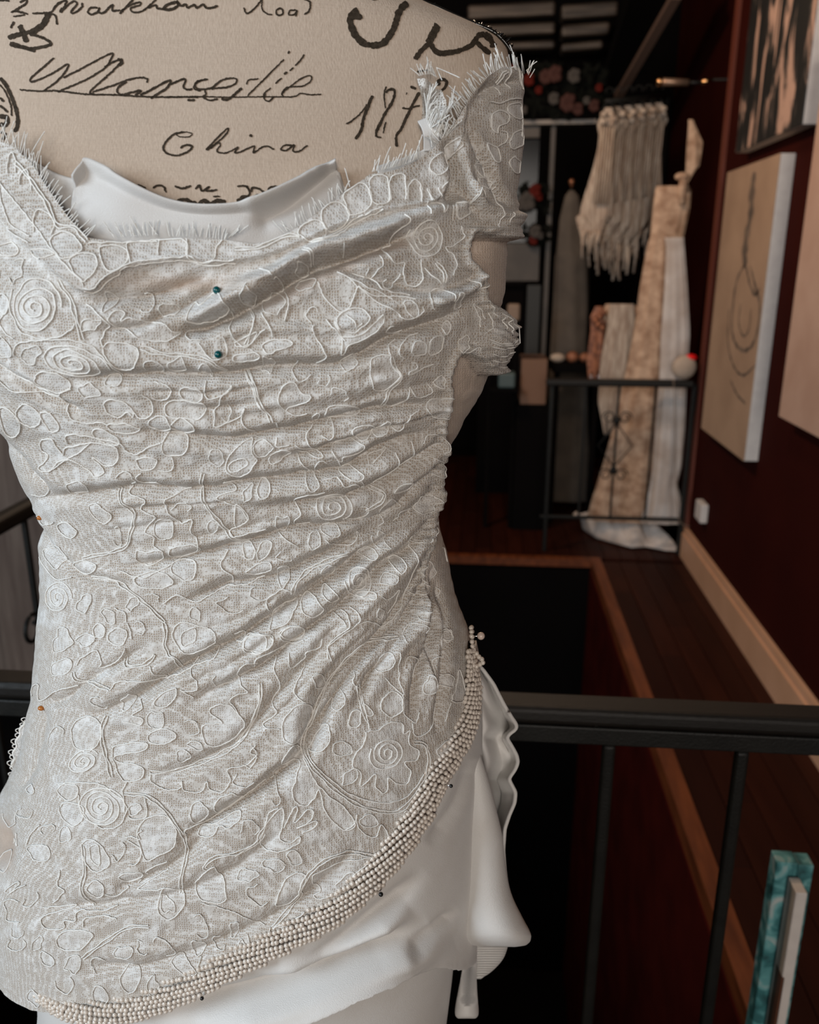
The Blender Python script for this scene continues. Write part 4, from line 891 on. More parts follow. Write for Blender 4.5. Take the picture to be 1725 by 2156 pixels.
# ================================================================ DRESS FORM
form = empty('dress_form', toworld((-0.135, DA, 0.0))); tag(form, 'linen-covered dress form printed with old handwritten script, standing in the foreground', 'dress form')
zc = np.linspace(z_of_v(1500, DA-.05), z_of_v(-128, DA-.04), 150); phf = np.radians(np.linspace(-180, 180, 145))[:-1]
PF = BODY.pt(np.broadcast_to(phf, (150, 144)), zc[:, None]+0*phf[None]); ztp = zc[-1]; uu_, vv_ = proj(PF); ins_ = np.clip((vv_-interp(TOP, uu_)-20)/40, 0, 1)*0.014; ins_ = np.where(np.cos(phf)[None] < -.1, 0.012, ins_)*(zc[:, None] < z_of_v(150, DA)); PF = PF-BODY.nrm(PF)*ins_[..., None]
last = PF[-1]; rings = []
for k, (s_, dz) in enumerate(((0.93, .004), (0.78, .009), (0.60, .013), (0.50, .022), (0.46, .04), (0.45, .075), (0.43, .085))):
    q = last.copy(); c_ = last.mean(0); q[:, :2] = c_[:2]+(last[:, :2]-c_[:2])*s_; r_ = np.linalg.norm(q[:, :2]-c_[:2], axis=1, keepdims=True)
    if k > 1: q[:, :2] = c_[:2]+(q[:, :2]-c_[:2])/r_*np.clip(r_, 0, [9, 9, .075, .06, .056, .055, .052][k])
    q[:, 2] += dz; rings.append(q)
PFv = np.concatenate([PF.reshape(-1, 3)]+rings); nf = len(PFv)//144
fo = mesh('torso', toworld(PFv), np.concatenate([gridfaces(nf, 144, True)]), M['linen'], form)
cap = MB(); c_ = rings[-1].mean(0); ctr = toworld(c_)
mb = MB(); prof_ = [(0.0001, .03), (.02, .03), (.05, .02), (.056, .008), (.054, -.002), (.0001, -.002)]
Vc = [(ctr[0]+r*math.cos(a), ctr[1]+r*math.sin(a), ctr[2]+z) for r, z in prof_ for a in np.arange(24)*2*math.pi/24]; mb.add(Vc, gridfaces(6, 24, True).tolist()); mb.build('neck_cap', M['rail'], form, True)
bs = toworld((-0.135, DA, 0)); mb = MB(); mb.tube([bs+[0, 0, 0.02], bs+[0, 0, 1.0]], 0.014, 12); mb.build('stand_pole', M['black'], form, True)
mb = MB(); Vc = [(bs[0]+r*math.cos(a), bs[1]+r*math.sin(a), z) for r, z in ((.0001, 0.0), (.16, 0.0), (.16, .012), (.03, .03), (.0001, .03)) for a in np.arange(32)*2*math.pi/32]; mb.add(Vc, gridfaces(5, 32, True).tolist()); mb.build('stand_base', M['black'], form, True)

# handwriting printed on the cover
SCR = {'1': (0, 0, 3.594), '2': (320, 0, 4.3125), '3': (680, 0, 4.107), 'E': (0, 240, 3.45), 'F': (500, 320, 3.45)}
INK = """
markham|1 4 250,105 380,95 430,45 470,15 500,2
markham|1 5 470,60 460,92 520,35 560,12 585,30 540,92 575,95 620,55 625,22
markham|1 4.5 400,70 450,22 505,8 490,50 465,90
markham|1 5 740,60 690,60 665,90 690,110 735,95 755,62 748,95 785,98 830,55 855,40 850,80 880,82 910,75
markham|1 5 905,108 960,50 1010,-5
markham|1 4.5 910,90 990,40 1062,18 1058,42 992,62 1005,92 1060,92 1110,62 1185,-5
markham|1 5 1120,62 1180,40 1190,62 1240,72
markham|1 7 1335,15 1265,40 1240,70 1300,72 1350,40 1340,12 1370,50
markham|1 5.5 1370,50 1410,35 1420,60 1470,40 1490,60 1540,35 1560,60 1600,62 1650,45
two|1 5 150,22 200,-2 190,35 90,95 120,85 215,110
two|1 4 100,127 190,115
two|1 5 0,5 40,2 75,10
flourish|1 15 372,98 345,160 320,195 220,262
flourish|1 13 150,190 180,260 205,322
flourish|1 11 62,290 120,268 200,250 232,240
flourish|1 6 110,165 80,215
flourish|1 7 240,262 330,290 388,330 360,348 240,368 100,350
flourish|1 9 100,350 88,330 180,358 270,388
flourish|1 5 380,105 420,120 435,190
flourish|1 4 245,105 320,100 372,95
road|2 5 835,70 850,112 880,120 940,70 1000,-5
road|2 4.5 1000,-5 1000,78 1040,125 1095,135
road|2 5 1130,90 1165,80 1190,95 1185,130 1150,140 1130,125 1130,90
road|2 5 1310,95 1255,98 1245,138 1300,130 1318,95 1305,150
road|2 5.5 1380,-3 1430,15 1437,65 1420,110 1385,132
name|1 4.5 150,680 300,690 440,690 660,715 880,720 1150,735 1400,735 1500,738
name|2 4 160,882 330,880 470,880 760,885 1000,880 1280,880 1350,850 1440,862 1540,858
name|1 4.5 410,440 330,510 240,590 235,620 300,603 400,555 510,488 510,520 440,610 330,690
name|1 4.5 480,590 600,530 740,455 850,405 840,450 790,520 640,610 500,670 440,700
name|1 4.5 790,510 860,470 925,450 900,490 820,570 740,640 680,700 720,715
name|1 7 890,445 925,470 900,500
name|1 4.5 700,700 850,650 960,610 1060,588 1115,600 1112,628
name|1 5.5 960,620 900,660 890,700 930,720 1000,700 1070,690 1020,722
name|1 5.5 1060,720 1130,690 1220,640 1290,610 1270,660 1200,710 1140,748
name|1 5 1290,640 1400,600 1390,660 1420,680 1460,672
name|1 4.5 1560,602 1490,620 1470,670 1520,690
name|2 5.5 510,720 430,740 390,780 440,812 540,800 620,740 700,715 768,720 760,760 690,792 600,802 540,812
name|2 5.5 480,820 490,860 462,880 520,912 600,900
name|2 7 640,890 650,905 700,900 760,850 820,800
name|2 4.5 860,770 880,730 970,715
name|2 4.5 870,870 960,780 1080,660 1200,540
name|2 6 1235,490 1250,462
name|2 5 1385,495 1340,560 1300,600
name|2 5 1285,612 1250,645
name|2 6 1230,655 1200,675
name|2 5 1180,710 1120,760
name|2 4.5 1080,800 1020,850 1020,900 1060,922 1110,880
name|2 7 1030,850 1020,895
name|2 4.5 1180,870 1200,830 1280,770 1350,720 1420,690 1450,702 1440,740 1380,780 1280,790 1220,800 1180,850 1200,888
name|2 7 320,905 350,915 390,910
china|2 3.5 370,1220 330,1245 240,1240 230,1215 290,1200 370,1215
china|2 6 290,1200 200,1222 130,1290 105,1350 150,1400 235,1412 320,1382 365,1342 350,1322 300,1322 258,1348
china|2 5 490,1365 560,1290 650,1200 695,1165 680,1210 600,1290 500,1365
china|2 8 500,1362 550,1310
china|2 5 530,1350 600,1300 622,1320 590,1372 650,1392 720,1372 782,1340 752,1388 800,1382 850,1360 930,1330 920,1388 1000,1340 1050,1330 1090,1350 1112,1357
china|2 7 885,1225 908,1242
china|2 5 1270,1320 1200,1325 1170,1360 1220,1367 1290,1320 1280,1372 1340,1375 1415,1318
year|3 4.5 200,1075 260,1040 340,965 380,900
year|3 9 430,828 390,920 350,1030 330,1130 280,1205
year|3 4.5 550,750 530,810 540,940
year|3 8 540,800 590,772 622,800 600,880 540,980 500,1060 465,1130 460,1185
year|3 5 460,1185 505,1190
year|3 4.5 545,1050 530,1110 520,1155
year|3 7 755,748 805,772
year|3 4 728,800 720,820
year|3 8.5 830,800 780,900 720,1020 680,1110 635,1180 637,1270
year|3 5 685,935 740,942 790,925 842,915
year|3 8 980,735 1000,700 1045,688 1070,715 1055,755 1028,785
year|3 12 985,735 1012,712
year|3 5 1003,800 1015,878
year|3 5 815,622 917,605
big|3 18 250,120 232,170 262,270 310,340 385,388 500,385 570,320 620,230 650,130 690,60 735,30
big|3 30 245,95 285,140 300,170
big|3 20 995,215 950,300 910,385
big|3 14 925,370 860,430 795,515
big|3 14 935,385 960,430 1010,462 1100,455 1200,432 1290,385 1345,310 1400,300
big|3 17 1395,295 1445,340 1480,410
big|3 14 1330,370 1390,425 1445,465
big|3 5 420,-4 465,-2
small|E 5 1000,515 1062,540
small|E 5 1110,540 1150,520 1190,530 1210,572
small|E 5 1270,525 1330,542 1392,520
small|E 5 1420,548 1450,520 1470,560 1520,530 1500,560 1580,552
small|E 9 1290,635 1350,622 1400,655 1380,640
small|E 10 1400,640 1440,660 1480,630 1530,655 1580,630 1640,645
small|E 4 1550,600 1600,600
small|F 5 0,250 60,250 100,290 110,262 160,270 210,300 240,258 312,255
small|F 5 70,245 90,300 65,335 100,345
small|F 10 0,362 50,330 100,345
small|F 9 110,340 150,318 190,325
small|F 4 20,350 -20,380
stamp|1 9 0,590 50,650 100,760 132,860 135,950 110,1000
stamp|1 4 0,640 45,700 85,800 90,880
stamp|1 6 0,740 32,770
stamp|1 6 0,800 35,825 62,852
stamp|1 11 0,880 50,890 58,920 40,948 0,942
stamp|1 6 0,1000 42,1015 20,1060
"""
inks = {}
for ln in INK.strip().splitlines():
    nm, rest = ln.split('|'); q = rest.split(); ox, oy, sc = SCR[q[0]]; P = np.array([[float(a) for a in p.split(',')] for p in q[2:]])/sc+[ox, oy]
    inks.setdefault(nm, []).append((P, float(q[1])/sc*3.6/ (1.0 if q[0] not in '23' else 1.0)))
names_ = {'markham': 'printed_address', 'two': 'printed_number', 'flourish': 'printed_flourish', 'road': 'printed_address', 'name': 'printed_script', 'china': 'printed_script', 'year': 'printed_year', 'big': 'printed_capitals', 'small': 'printed_script', 'stamp': 'printed_postmark'}
scale_w = {'1': 1.0}
for nm, lst in inks.items():
    Vs, Fs, n = [], [], 0
    for P, wd in lst:
        Q = smoothpoly(P, 2.2); Q = Q+0.35*rng.randn(*Q.shape); k = len(Q); T = np.gradient(Q, axis=0); T /= np.linalg.norm(T, axis=1)[:, None]+1e-9; NN = np.stack([-T[:, 1], T[:, 0]], 1)
        wv_ = wd*0.44*(1+0.16*rng.randn(k)); wv_ = np.convolve(np.pad(wv_, 1, 'edge'), [.25, .5, .25], 'valid'); wv_[0] *= .55; wv_[-1] *= .55
        q = np.stack([Q-NN*wv_[:, None], Q, Q+NN*wv_[:, None]], 1); ps = BODY.hit(q[..., 0], q[..., 1]); ps = ps+BODY.nrm(ps)*0.00035
        Vs.append(ps.reshape(-1, 3)); Fs.append(gridfaces(k, 3)+n); n += k*3
    mesh(names_[nm], toworld(np.concatenate(Vs)), np.concatenate(Fs), M['ink'], form)

# ================================================================ THE GOWN
gown = empty('wedding_gown', toworld((-0.135, DA, 0.0))); tag(gown, 'ivory corded lace wedding gown with draped bodice and pearl trim, worn by the dress form', 'wedding dress')
bod = mesh('lace_bodice', toworld(PL.reshape(-1, 3)), gridfaces(NR, NC, True)[:, ::-1], M['lace'], gown)
for nm, arr in (('motif', MOT), ('tan', TAN)):
    a = bod.data.attributes.new(nm, 'FLOAT', 'POINT'); a.data.foreach_set('value', np.ascontiguousarray(arr, np.float32).ravel())

# cords: each traced rose, flower, leaf, petal and stem is its own piece of the bodice
NAMES = {'rose': 'rose_motif', 'flower': 'flower_motif', 'leaf': 'leaf_motif', 'petal': 'petal_motif', 'stem': 'stem_motif', 'edge': 'edge_cord', 'scallop': 'scallop_motif'}
def cord_pts(P, closed=False, step=3.2, wob=0.7):
    Q = smoothpoly(P, step, closed); k = len(Q); w_ = wob*np.stack([np.convolve(rng.randn(k+4), [.2]*5, 'valid'), np.convolve(rng.randn(k+4), [.2]*5, 'valid')], 1); Q = Q+w_*1.6
    m = (Q[:, 1] > interp(TOP, Q[:, 0])+1) & (Q[:, 1] < interp(BOT, Q[:, 0])-4) & (Q[:, 0] > interp(L_T, Q[:, 1])+3) & (Q[:, 0] < interp(R_T, Q[:, 1])-3)
    if m.sum() < 3: return None
    Q = Q[m]; P3 = on_lace(Q[:, 0], Q[:, 1], 0.0007); j = np.nonzero(np.linalg.norm(np.diff(P3, axis=0), axis=1) > 0.012)[0]
    if len(j): P3 = P3[:j[0]+1]
    return toworld(P3) if len(P3) > 2 else None
fill_tubes = []
for kind, st, P, cl in allitems:
    ls = []
    if st == '=':
        Q = smoothpoly(P, 8); T = np.gradient(Q, axis=0); T /= np.linalg.norm(T, axis=1)[:, None]+1e-9; NN = np.stack([-T[:, 1], T[:, 0]], 1)
        for s_ in (-1, 1): ls.append(cord_pts(Q+NN*s_*(2.6+0.7*np.sin(np.arange(len(Q))*0.9))[:, None]))
    else: ls.append(cord_pts(P, st == 'o', wob=0.5 if st == 's' else 1.1))
    ls = [x for x in ls if x is not None]
    if not ls: continue
    if (kind, st, P, cl) in () : pass
    if kind in ('leaf', 'petal') and any(P is f_[2] for f_ in FILL): fill_tubes += ls
    else: tubes(NAMES[kind], ls, 0.00043 if kind not in ('rose', 'edge') else 0.00048, M['cord'], bod, 5)
o = tubes('cord_outlines', fill_tubes, 0.00038, M['cord'], bod, 4); o['kind'] = 'stuff'
# eyelash fringe along the scalloped edges
fr = []
def fringe(path, dirn, ln, step=5.0, lift=0.002, curl=6, on='lace', jit=0.25):
    Q = smoothpoly(path, step); dn = np.array(dirn, float); dn /= np.linalg.norm(dn)
    for i, q in enumerate(Q):
        if rng.rand() < 0.12: continue
        L_ = ln*(0.6+0.6*rng.rand()); d_ = dn+jit*rng.randn(2); t = np.linspace(0, 1, 6)[:, None]; c_ = np.array([-d_[1], d_[0]])*curl*(rng.rand()-.35)
        p = q+d_*L_*t+c_*t*t; b_ = BODY.hit(p[:, 0], p[:, 1]); n_ = BODY.nrm(b_); base = float(disp(q[0], q[1]+4))+0.0082
        off = base+(lift*rng.rand()*2.0-0.0*base)*t[:, 0]; fr.append(toworld(b_+n_*np.maximum(off, 0.001)[:, None]))
fringe([(0, 306), (50, 322), (85, 352), (112, 388)], (0.25, -1), 34, 5)
fringe([(112, 388), (140, 432), (170, 472), (208, 512)], (0.75, -0.7), 22, 6)
fringe([(262, 512), (300, 508), (345, 505)], (-0.35, -1), 32, 5)
fringe([(370, 508), (430, 508), (480, 514)], (0.0, -1), 26, 7)
fringe([(480, 514), (510, 500)], (0.6, -0.8), 24, 8)
fringe([(600, 500), (640, 478), (690, 437), (730, 405)], (-0.5, -0.9), 24, 7)
fringe([(775, 375), (830, 362), (868, 345)], (0.25, -1), 26, 4)
fringe([(893, 322), (930, 285), (950, 245)], (-0.6, -0.8), 32, 4)
fringe([(950, 245), (985, 196), (1005, 172)], (-0.75, -0.65), 28, 4, jit=.15)
fringe([(1005, 172), (1035, 150)], (-0.35, -0.95), 30, 3.5, jit=.12)
fringe([(1035, 150), (1078, 156)], (-0.40, -0.92), 40, 3, jit=0.07, curl=3)
fringe([(1083, 150), (1090, 165)], (0.35, -1), 30, 3, jit=0.2)
o = tubes('eyelash_fringe', fr, 0.00028, M['cord'], gown, 4); o['kind'] = 'stuff'

def shell(name, path_top, path_bot, nu, nv, offf, m, parent, body=None, closed=False):
    """sheet between two image-plane paths lying on the body, lifted by offf(s, t, u, v)"""
    body = body or BODY
    def rs_(P):
        P = smoothpoly(P, 2); d = np.r_[0, np.cumsum(np.linalg.norm(np.diff(P, axis=0), axis=1))]; q = np.linspace(0, d[-1], nu); return np.stack([np.interp(q, d, P[:, k]) for k in (0, 1)], 1)
    A = rs_(path_top); B = rs_(path_bot); t = np.linspace(0, 1, nv)[:, None, None]
    Q = A[None]*(1-t)+B[None]*t; P = body.hit(Q[..., 0], Q[..., 1]); N = body.nrm(P); s = np.broadcast_to(np.linspace(0, 1, nu), Q.shape[:2]); t2 = np.broadcast_to(t[..., 0], Q.shape[:2])
    P = P+N*offf(s, t2, Q[..., 0], Q[..., 1])[..., None]
    return mesh(name, toworld(P.reshape(-1, 3)), gridfaces(nv, nu)[:, ::-1], m, parent)
def solid(o, th=0.0015, off=-1):
    md = o.modifiers.new('thickness', 'SOLIDIFY'); md.thickness = th; md.offset = off; return o
# satin cowl showing above the lace neckline
def cowl_off(s, t, u, v):
    lip = 0.0065*np.exp(-(t/0.10)**2)+0.0065-0.006*t
    fold = -0.0065*np.exp(-(segdist(u, v, smoothpoly([(560, 468), (600, 445), (640, 410), (690, 365)], 5))[0]/22)**2)+0.004*np.exp(-(segdist(u, v, smoothpoly([(540, 440), (610, 405), (660, 372)], 5))[0]/20)**2)
    puff = 0.006*np.exp(-(((u-260)/90)**2+((v-440)/60)**2))+0.004*np.exp(-(((u-450)/160)**2+((v-480)/30)**2))
    return lip+(fold+puff)*(1-t)**.5
o = shell('satin_cowl', [(176, 384), (190, 366), (205, 352), (240, 366), (300, 402), (370, 432), (440, 443), (520, 436), (580, 412), (640, 380), (680, 356), (703, 346)], [(150, 500), (190, 535), (240, 550), (300, 548), (400, 545), (470, 548), (540, 545), (600, 535), (650, 505), (690, 475), (715, 455), (730, 440)], 170, 50, cowl_off, M['satin_white'], gown); solid(o, 0.002, 1)
o = shell('satin_cowl', [(60, 330), (112, 363), (150, 376), (178, 381), (190, 384)], [(60, 470), (120, 500), (180, 530), (230, 560), (270, 560)], 50, 40, lambda s, t, u, v: 0.001+0.002*np.exp(-(t/.1)**2)+0.002*np.sin(s*7+t*3), M['satin'], gown); solid(o, 0.001, 1)
o = shell('satin_cowl', [(700, 350), (708, 362), (722, 392), (735, 402)], [(690, 480), (712, 480), (740, 470), (760, 450)], 24, 30, lambda s, t, u, v: 0.001+0.003*np.exp(-((s-.3)/.2)**2), M['satin'], gown); solid(o, 0.001, 1)
o = shell('satin_cowl', [(790, 355), (820, 345), (850, 335), (885, 320), (910, 300)], [(800, 400), (840, 395), (880, 380), (910, 360), (930, 340)], 40, 20, lambda s, t, u, v: 0.003+0*s, M['satin_white'], gown); solid(o, 0.001, 1)
o = shell('satin_strap', [(873, 266), (884, 262), (900, 256)], [(887, 322), (900, 322), (912, 318)], 20, 30, lambda s, t, u, v: 0.006+0.003*np.sin(t*4)+0.003*s, M['satin_white'], gown); solid(o, 0.0012, 1)
# crumpled end of lace standing beside the strap
LP = shell('lace_corner', [(874, 172), (895, 178), (915, 185), (925, 192)], [(890, 268), (905, 300), (925, 312), (940, 290)], 50, 70, lambda s, t, u, v: 0.004+0.003*np.sin(s*6+t*5)+0.0012*noise2(u, v, .2, 8), M['lace_open'], gown)
for nm in ('motif', 'tan'):
    a = LP.data.attributes.new(nm, 'FLOAT', 'POINT'); n_ = len(LP.data.vertices); a.data.foreach_set('value', ((rng.rand(n_)*0.5+(0.25 if nm == 'motif' else 0))*(nm == 'motif')).astype(np.float32))
fr = []
fringe([(872, 175), (893, 172), (905, 178)], (-0.7, -1), 24, 3, lift=.004)
fringe([(886, 230), (885, 270), (905, 300), (930, 300)], (0.2, -1), 26, 1.8, lift=.005, curl=10, jit=.3)
fringe([(895, 268), (915, 262), (935, 240)], (0.1, -1), 24, 2.0, lift=.005, curl=8, jit=.25)
fringe([(905, 158), (906, 160)], (0.5, 1), 34, 3, lift=.004)
o = tubes('eyelash_fringe', fr, 0.00028, M['cord'], gown, 4); o['kind'] = 'stuff'
# scalloped lace flap at the left hip
def flap(s, t, u, v): return 0.006+0.004*np.sin(t*5)+0.002*noise2(u, v, .15, 4)
FL = MB(); sv = np.linspace(0, 1, 60); edge_u = np.interp(sv, [0, .1, .3, .5, .7, .85, 1], [52, 44, 34, 27, 25, 26, 40])+2.5*np.sin(sv*38); rows = []
for k in np.linspace(0, 1, 22):
    uu = edge_u*(1-k)+(edge_u+52)*k; vv = 1516+sv*150; D_ = DA+0.012-0.016*k+0.003*np.sin(sv*9+k*4); dx = (uu-CX)/F_PX; dy = -(vv-CY)/F_PX; t_ = D_/(CP+dy*SP); rows.append(np.stack([dx*t_, D_, H+(-SP+dy*CP)*t_], 1))
o = mesh('lace_flap', toworld(np.concatenate(rows)), gridfaces(22, 60), M['lace_open'], gown)
for nm in ('motif', 'tan'):
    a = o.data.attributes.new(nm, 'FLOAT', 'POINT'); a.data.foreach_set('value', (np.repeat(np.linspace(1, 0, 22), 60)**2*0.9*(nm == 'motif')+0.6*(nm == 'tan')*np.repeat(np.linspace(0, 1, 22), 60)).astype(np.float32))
lo = []
for i in range(14):
    c = rows[0][int(i*59/13)]; a = np.linspace(0, 6.3, 9); r_ = 0.0016+.0012*rng.rand(); lo.append(toworld(c+np.stack([r_*np.cos(a)-.0006, 0.0008*np.sin(a*2), r_*np.sin(a)], 1)))
tubes('edge_cord', lo+[toworld(rows[0]), toworld(rows[1]+[0.0, -.001, 0])], 0.00042, M['cord'], o, 4)

# satin peplum and lower skirt
HEM = smoothpoly([(-200, 2230), (100, 2210), (300, 2185), (420, 2165), (500, 2152), (619, 2117), (700, 2082), (738, 2062), (837, 2031), (897, 2016), (949, 2028), (990, 2008), (1010, 1984)], 15)
PV = [(24, 6.5, [(330, 2108), (420, 2098), (508, 2080), (600, 2052), (700, 2012), (800, 1965), (885, 1925)]), (16, 3.0, [(600, 2005), (671, 1983), (738, 1938), (786, 1898), (830, 1862), (875, 1815)]), (12, 2.2, [(840, 1985), (880, 1950), (940, 1900)]), (14, 2.0, [(880, 1760), (930, 1700), (955, 1640), (968, 1590)])]
PR = [(26, 4.0, [(420, 2140), (540, 2112), (640, 2080), (740, 2035), (850, 1990), (930, 1965)]), (22, 3.0, [(560, 2035), (680, 1990), (780, 1940), (850, 1895)]), (11, 2.5, [(420, 2158), (500, 2143), (619, 2108), (738, 2053), (837, 2022), (897, 2007)])]
def satin_disp(u, v):
    d = np.zeros(u.shape)
    for lst, sg in ((PV, -1), (PR, 1)):
        for wd, A, P in lst:
            ds, sd, t = segdist(u, v, smoothpoly(P, 25)); f = np.clip(np.minimum(t, 1-t)*5, 0, 1); d += sg*A*2.7e-3*np.exp(-(ds/wd)**2)*f
    return d+0.0012*noise2(u, v, .012, 40)
def ring_sheet(name, body, zt, zb, offf, m, nrow, ph):
    """full wrap of cloth round the body from zt(phi) to zb(phi)"""
    t = np.linspace(0, 1, nrow)[:, None]; Z = zt[None]*(1-t)+zb[None]*t; P = body.pt(np.broadcast_to(ph, Z.shape), Z); u, v = proj(P); N = body.nrm(P)
    P = P+N*offf(u, v, np.broadcast_to(t, Z.shape), np.broadcast_to(ph, Z.shape))[..., None]; return mesh(name, toworld(P.reshape(-1, 3)), gridfaces(nrow, len(ph), True)[:, ::-1], m, gown)
ph2 = np.radians(np.concatenate([np.linspace(-86, 92, 260), np.linspace(96, 270, 30)])); ph2 = (ph2+math.pi) % (2*math.pi)-math.pi
zf2 = np.linspace(SKB.zs[0]+.01, SKB.zs[-1]-.01, 1600); zh = np.zeros(len(ph2)); zp = np.zeros(len(ph2))
for i, p in enumerate(ph2):
    u, v = proj(SKB.pt(np.full(1600, p), zf2)); k = np.nonzero(v < np.interp(u, HEM[:, 0], HEM[:, 1]))[0]; zh[i] = zf2[k.min()]; k = np.nonzero(v > interp(BOT, u)-90)[0]; zp[i] = zf2[k.max()]
zh[260:] = np.linspace(zh[259], zh[0], 32)[1:-1]; zp[260:] = np.linspace(zp[259], zp[0], 32)[1:-1]
pep = ring_sheet('satin_peplum', SKB, zp, zh, lambda u, v, t, p: satin_disp(u, v)*np.clip((1-t)*12+.45, 0, 1)+0.012+0.0016*np.exp(-((1-t)/0.03)**2), M['satin'], 230, ph2); solid(pep, 0.0012, -1)
ztk = float(interp([(0, z_of_v(1700, DA-.1))], 0)); zlow = 0.04
ph3 = np.radians(np.linspace(-180, 180, 241))[:-1]; rows_n = 60; t = np.linspace(0, 1, rows_n)[:, None]
zsk = z_of_v(1650, DA-.05); Z = zsk*(1-t)+zlow*t+0*ph3[None]; Pk = SKB.pt(np.broadcast_to(ph3, Z.shape), np.maximum(Z, SKB.zs[0])); Nk = SKB.nrm(Pk); Nk[..., 2] = 0; fl = np.clip((0.62-Z)/0.6, 0, 1)
Pk[..., 2] = Z; Pk += Nk*(-0.006+fl*0.10+fl*0.03*np.sin(ph3*9)[None])[..., None]
sk = mesh('skirt', toworld(Pk.reshape(-1, 3)), gridfaces(rows_n, 240, True), M['satin'], gown)
# flounces hanging off the right hip: cones of satin lofted row by row
def cone(name, rows, D0f, dep, m, nang=40, nrow=60, th=0.0012, waves=0, a0=-math.pi*0.98, a1=math.pi*0.30, wa=0.0):
    """rows: (v, uL, uR, D)"""
    R_ = np.array(rows, float); vv = np.linspace(R_[0, 0], R_[-1, 0], nrow); vv = smoothpoly(R_, 6); vv = vv[np.linspace(0, len(vv)-1, nrow).astype(int)]
    out = []
    for v, uL, uR, D in vv:
        a = np.linspace(a0, a1, nang); uc, hw = (uL+uR)/2, (uR-uL)/2; u = uc+hw*np.cos(a); Zc = D*CP+(H-z_of_v(v, D))*SP; dd = D+np.sin(a)*hw/F_PX*Zc*dep+wa*np.sin(a*waves)
        vq = v+0*a; dx = (u-CX)/F_PX; dy = -(vq-CY)/F_PX; t_ = dd/(CP+dy*SP); out.append(np.stack([dx*t_, dd, H+(-SP+dy*CP)*t_], 1))
    o = mesh(name, toworld(np.concatenate(out)), gridfaces(nrow, nang)[:, ::-1], m, gown); solid(o, th, 0); return o
cone('satin_flounce', [(1520, 985, 992, .585), (1580, 984, 1008, .575), (1640, 984, 1027, .57), (1700, 983, 1043, .567), (1757, 982, 1056, .565), (1820, 980, 1063, .563), (1880, 976, 1075, .56), (1930, 974, 1098, .558), (1960, 973, 1114, .557), (1976, 978, 1117, .557), (1988, 995, 1108, .558), (1992, 1020, 1085, .560)], None, 0.9, M['satin'], a1=math.pi*0.05)
cone('satin_flounce', [(1990, 984, 1004, .585), (2020, 977, 1004, .583), (2060, 971, 1003, .583), (2100, 963, 1005, .582), (2125, 959, 1007, .581), (2138, 960, 1006, .581), (2143, 966, 1000, .582)], None, 0.9, M['satin'], a1=math.pi*0.05)
cone('satin_flounce', [(1975, 985, 1072, .592), (1995, 995, 1068, .592), (2020, 1000, 1058, .592), (2045, 1001, 1035, .592), (2060, 1002, 1012, .592)], None, 0.5, M['satin'], a1=0)
# the back sheets with rolled lips
Rf = [(1395, 1003), (1410, 1018), (1440, 1040), (1460, 1050), (1485, 1063), (1510, 1078), (1526, 1089), (1536, 1088), (1546, 1072), (1554, 1068), (1570, 1078), (1590, 1089), (1605, 1092), (1620, 1086), (1640, 1072), (1655, 1080), (1668, 1087), (1690, 1085), (1715, 1074), (1745, 1064), (1790, 1061), (1830, 1064), (1860, 1068)]
rr = []; vs = np.linspace(1395, 1880, 150); uf = np.interp(vs, *np.array(Rf).T); uf = np.convolve(np.pad(uf, 2, 'edge'), [.1, .2, .4, .2, .1], 'valid'); ks = np.linspace(0, 1, 46)
for v, ue in zip(vs, uf):
    u = 975*(1-ks)+ue*ks; fold = 0.017*np.sin(ks*9+(v-1395)*0.004)*ks+0.010*np.sin(ks*17-(v-1400)*0.012)*ks; lip = -0.014*np.clip((ks-0.86)/0.14, 0, 1)**2*(1 if v > 1500 else 0.3)
    pocket = 0.02*np.exp(-((ks-0.72)/0.14)**2)*np.exp(-((v-1530)/50)**2)+0.02*np.exp(-((ks-0.75)/0.12)**2)*np.exp(-((v-1640)/45)**2)
    D_ = 0.605+0.012*ks+fold+lip+pocket; dx = (u-CX)/F_PX; dy = -(v-CY)/F_PX; t_ = D_/(CP+dy*SP); rr.append(np.stack([dx*t_, D_, H+(-SP+dy*CP)*t_], 1))
o = mesh('satin_flounce', toworld(np.concatenate(rr)), gridfaces(150, 46)[:, ::-1], M['satin'], gown); solid(o, 0.0025, 0)

# ---------------------------------------------------------------- pearl trim
band = smoothpoly([(972, 1322), (972, 1350), (974, 1385), (976, 1420), (977, 1452), (972, 1492), (960, 1535), (935, 1580), (902, 1635), (878, 1690), (845, 1745), (800, 1805), (750, 1858), (690, 1908), (620, 1948), (550, 1984), (480, 2018), (400, 2060), (330, 2090), (262, 2110), (205, 2116), (150, 2108), (105, 2088), (83, 2084)], 2.0)
trim = gown
pt_root = MB().tube(toworld(BODY.hit(*band[30:-10:12].T)+BODY.nrm(BODY.hit(*band[30:-10:12].T))*0.004), 0.0012, 6).build('pearl_trim', M['pearl'], gown, True)
sl = np.r_[0, np.cumsum(np.linalg.norm(np.diff(band, axis=0), axis=1))]; T = np.gradient(band, axis=0); T /= np.linalg.norm(T, axis=1)[:, None]; NN = np.stack([-T[:, 1], T[:, 0]], 1)
hwid = np.interp(sl, [0, 60, 130, 200, 400, 700, 1000, sl[-1]-130, sl[-1]-50, sl[-1]], [2, 8, 15, 21, 29, 32, 31, 28, 15, 2])
pearls = []; NS = 6
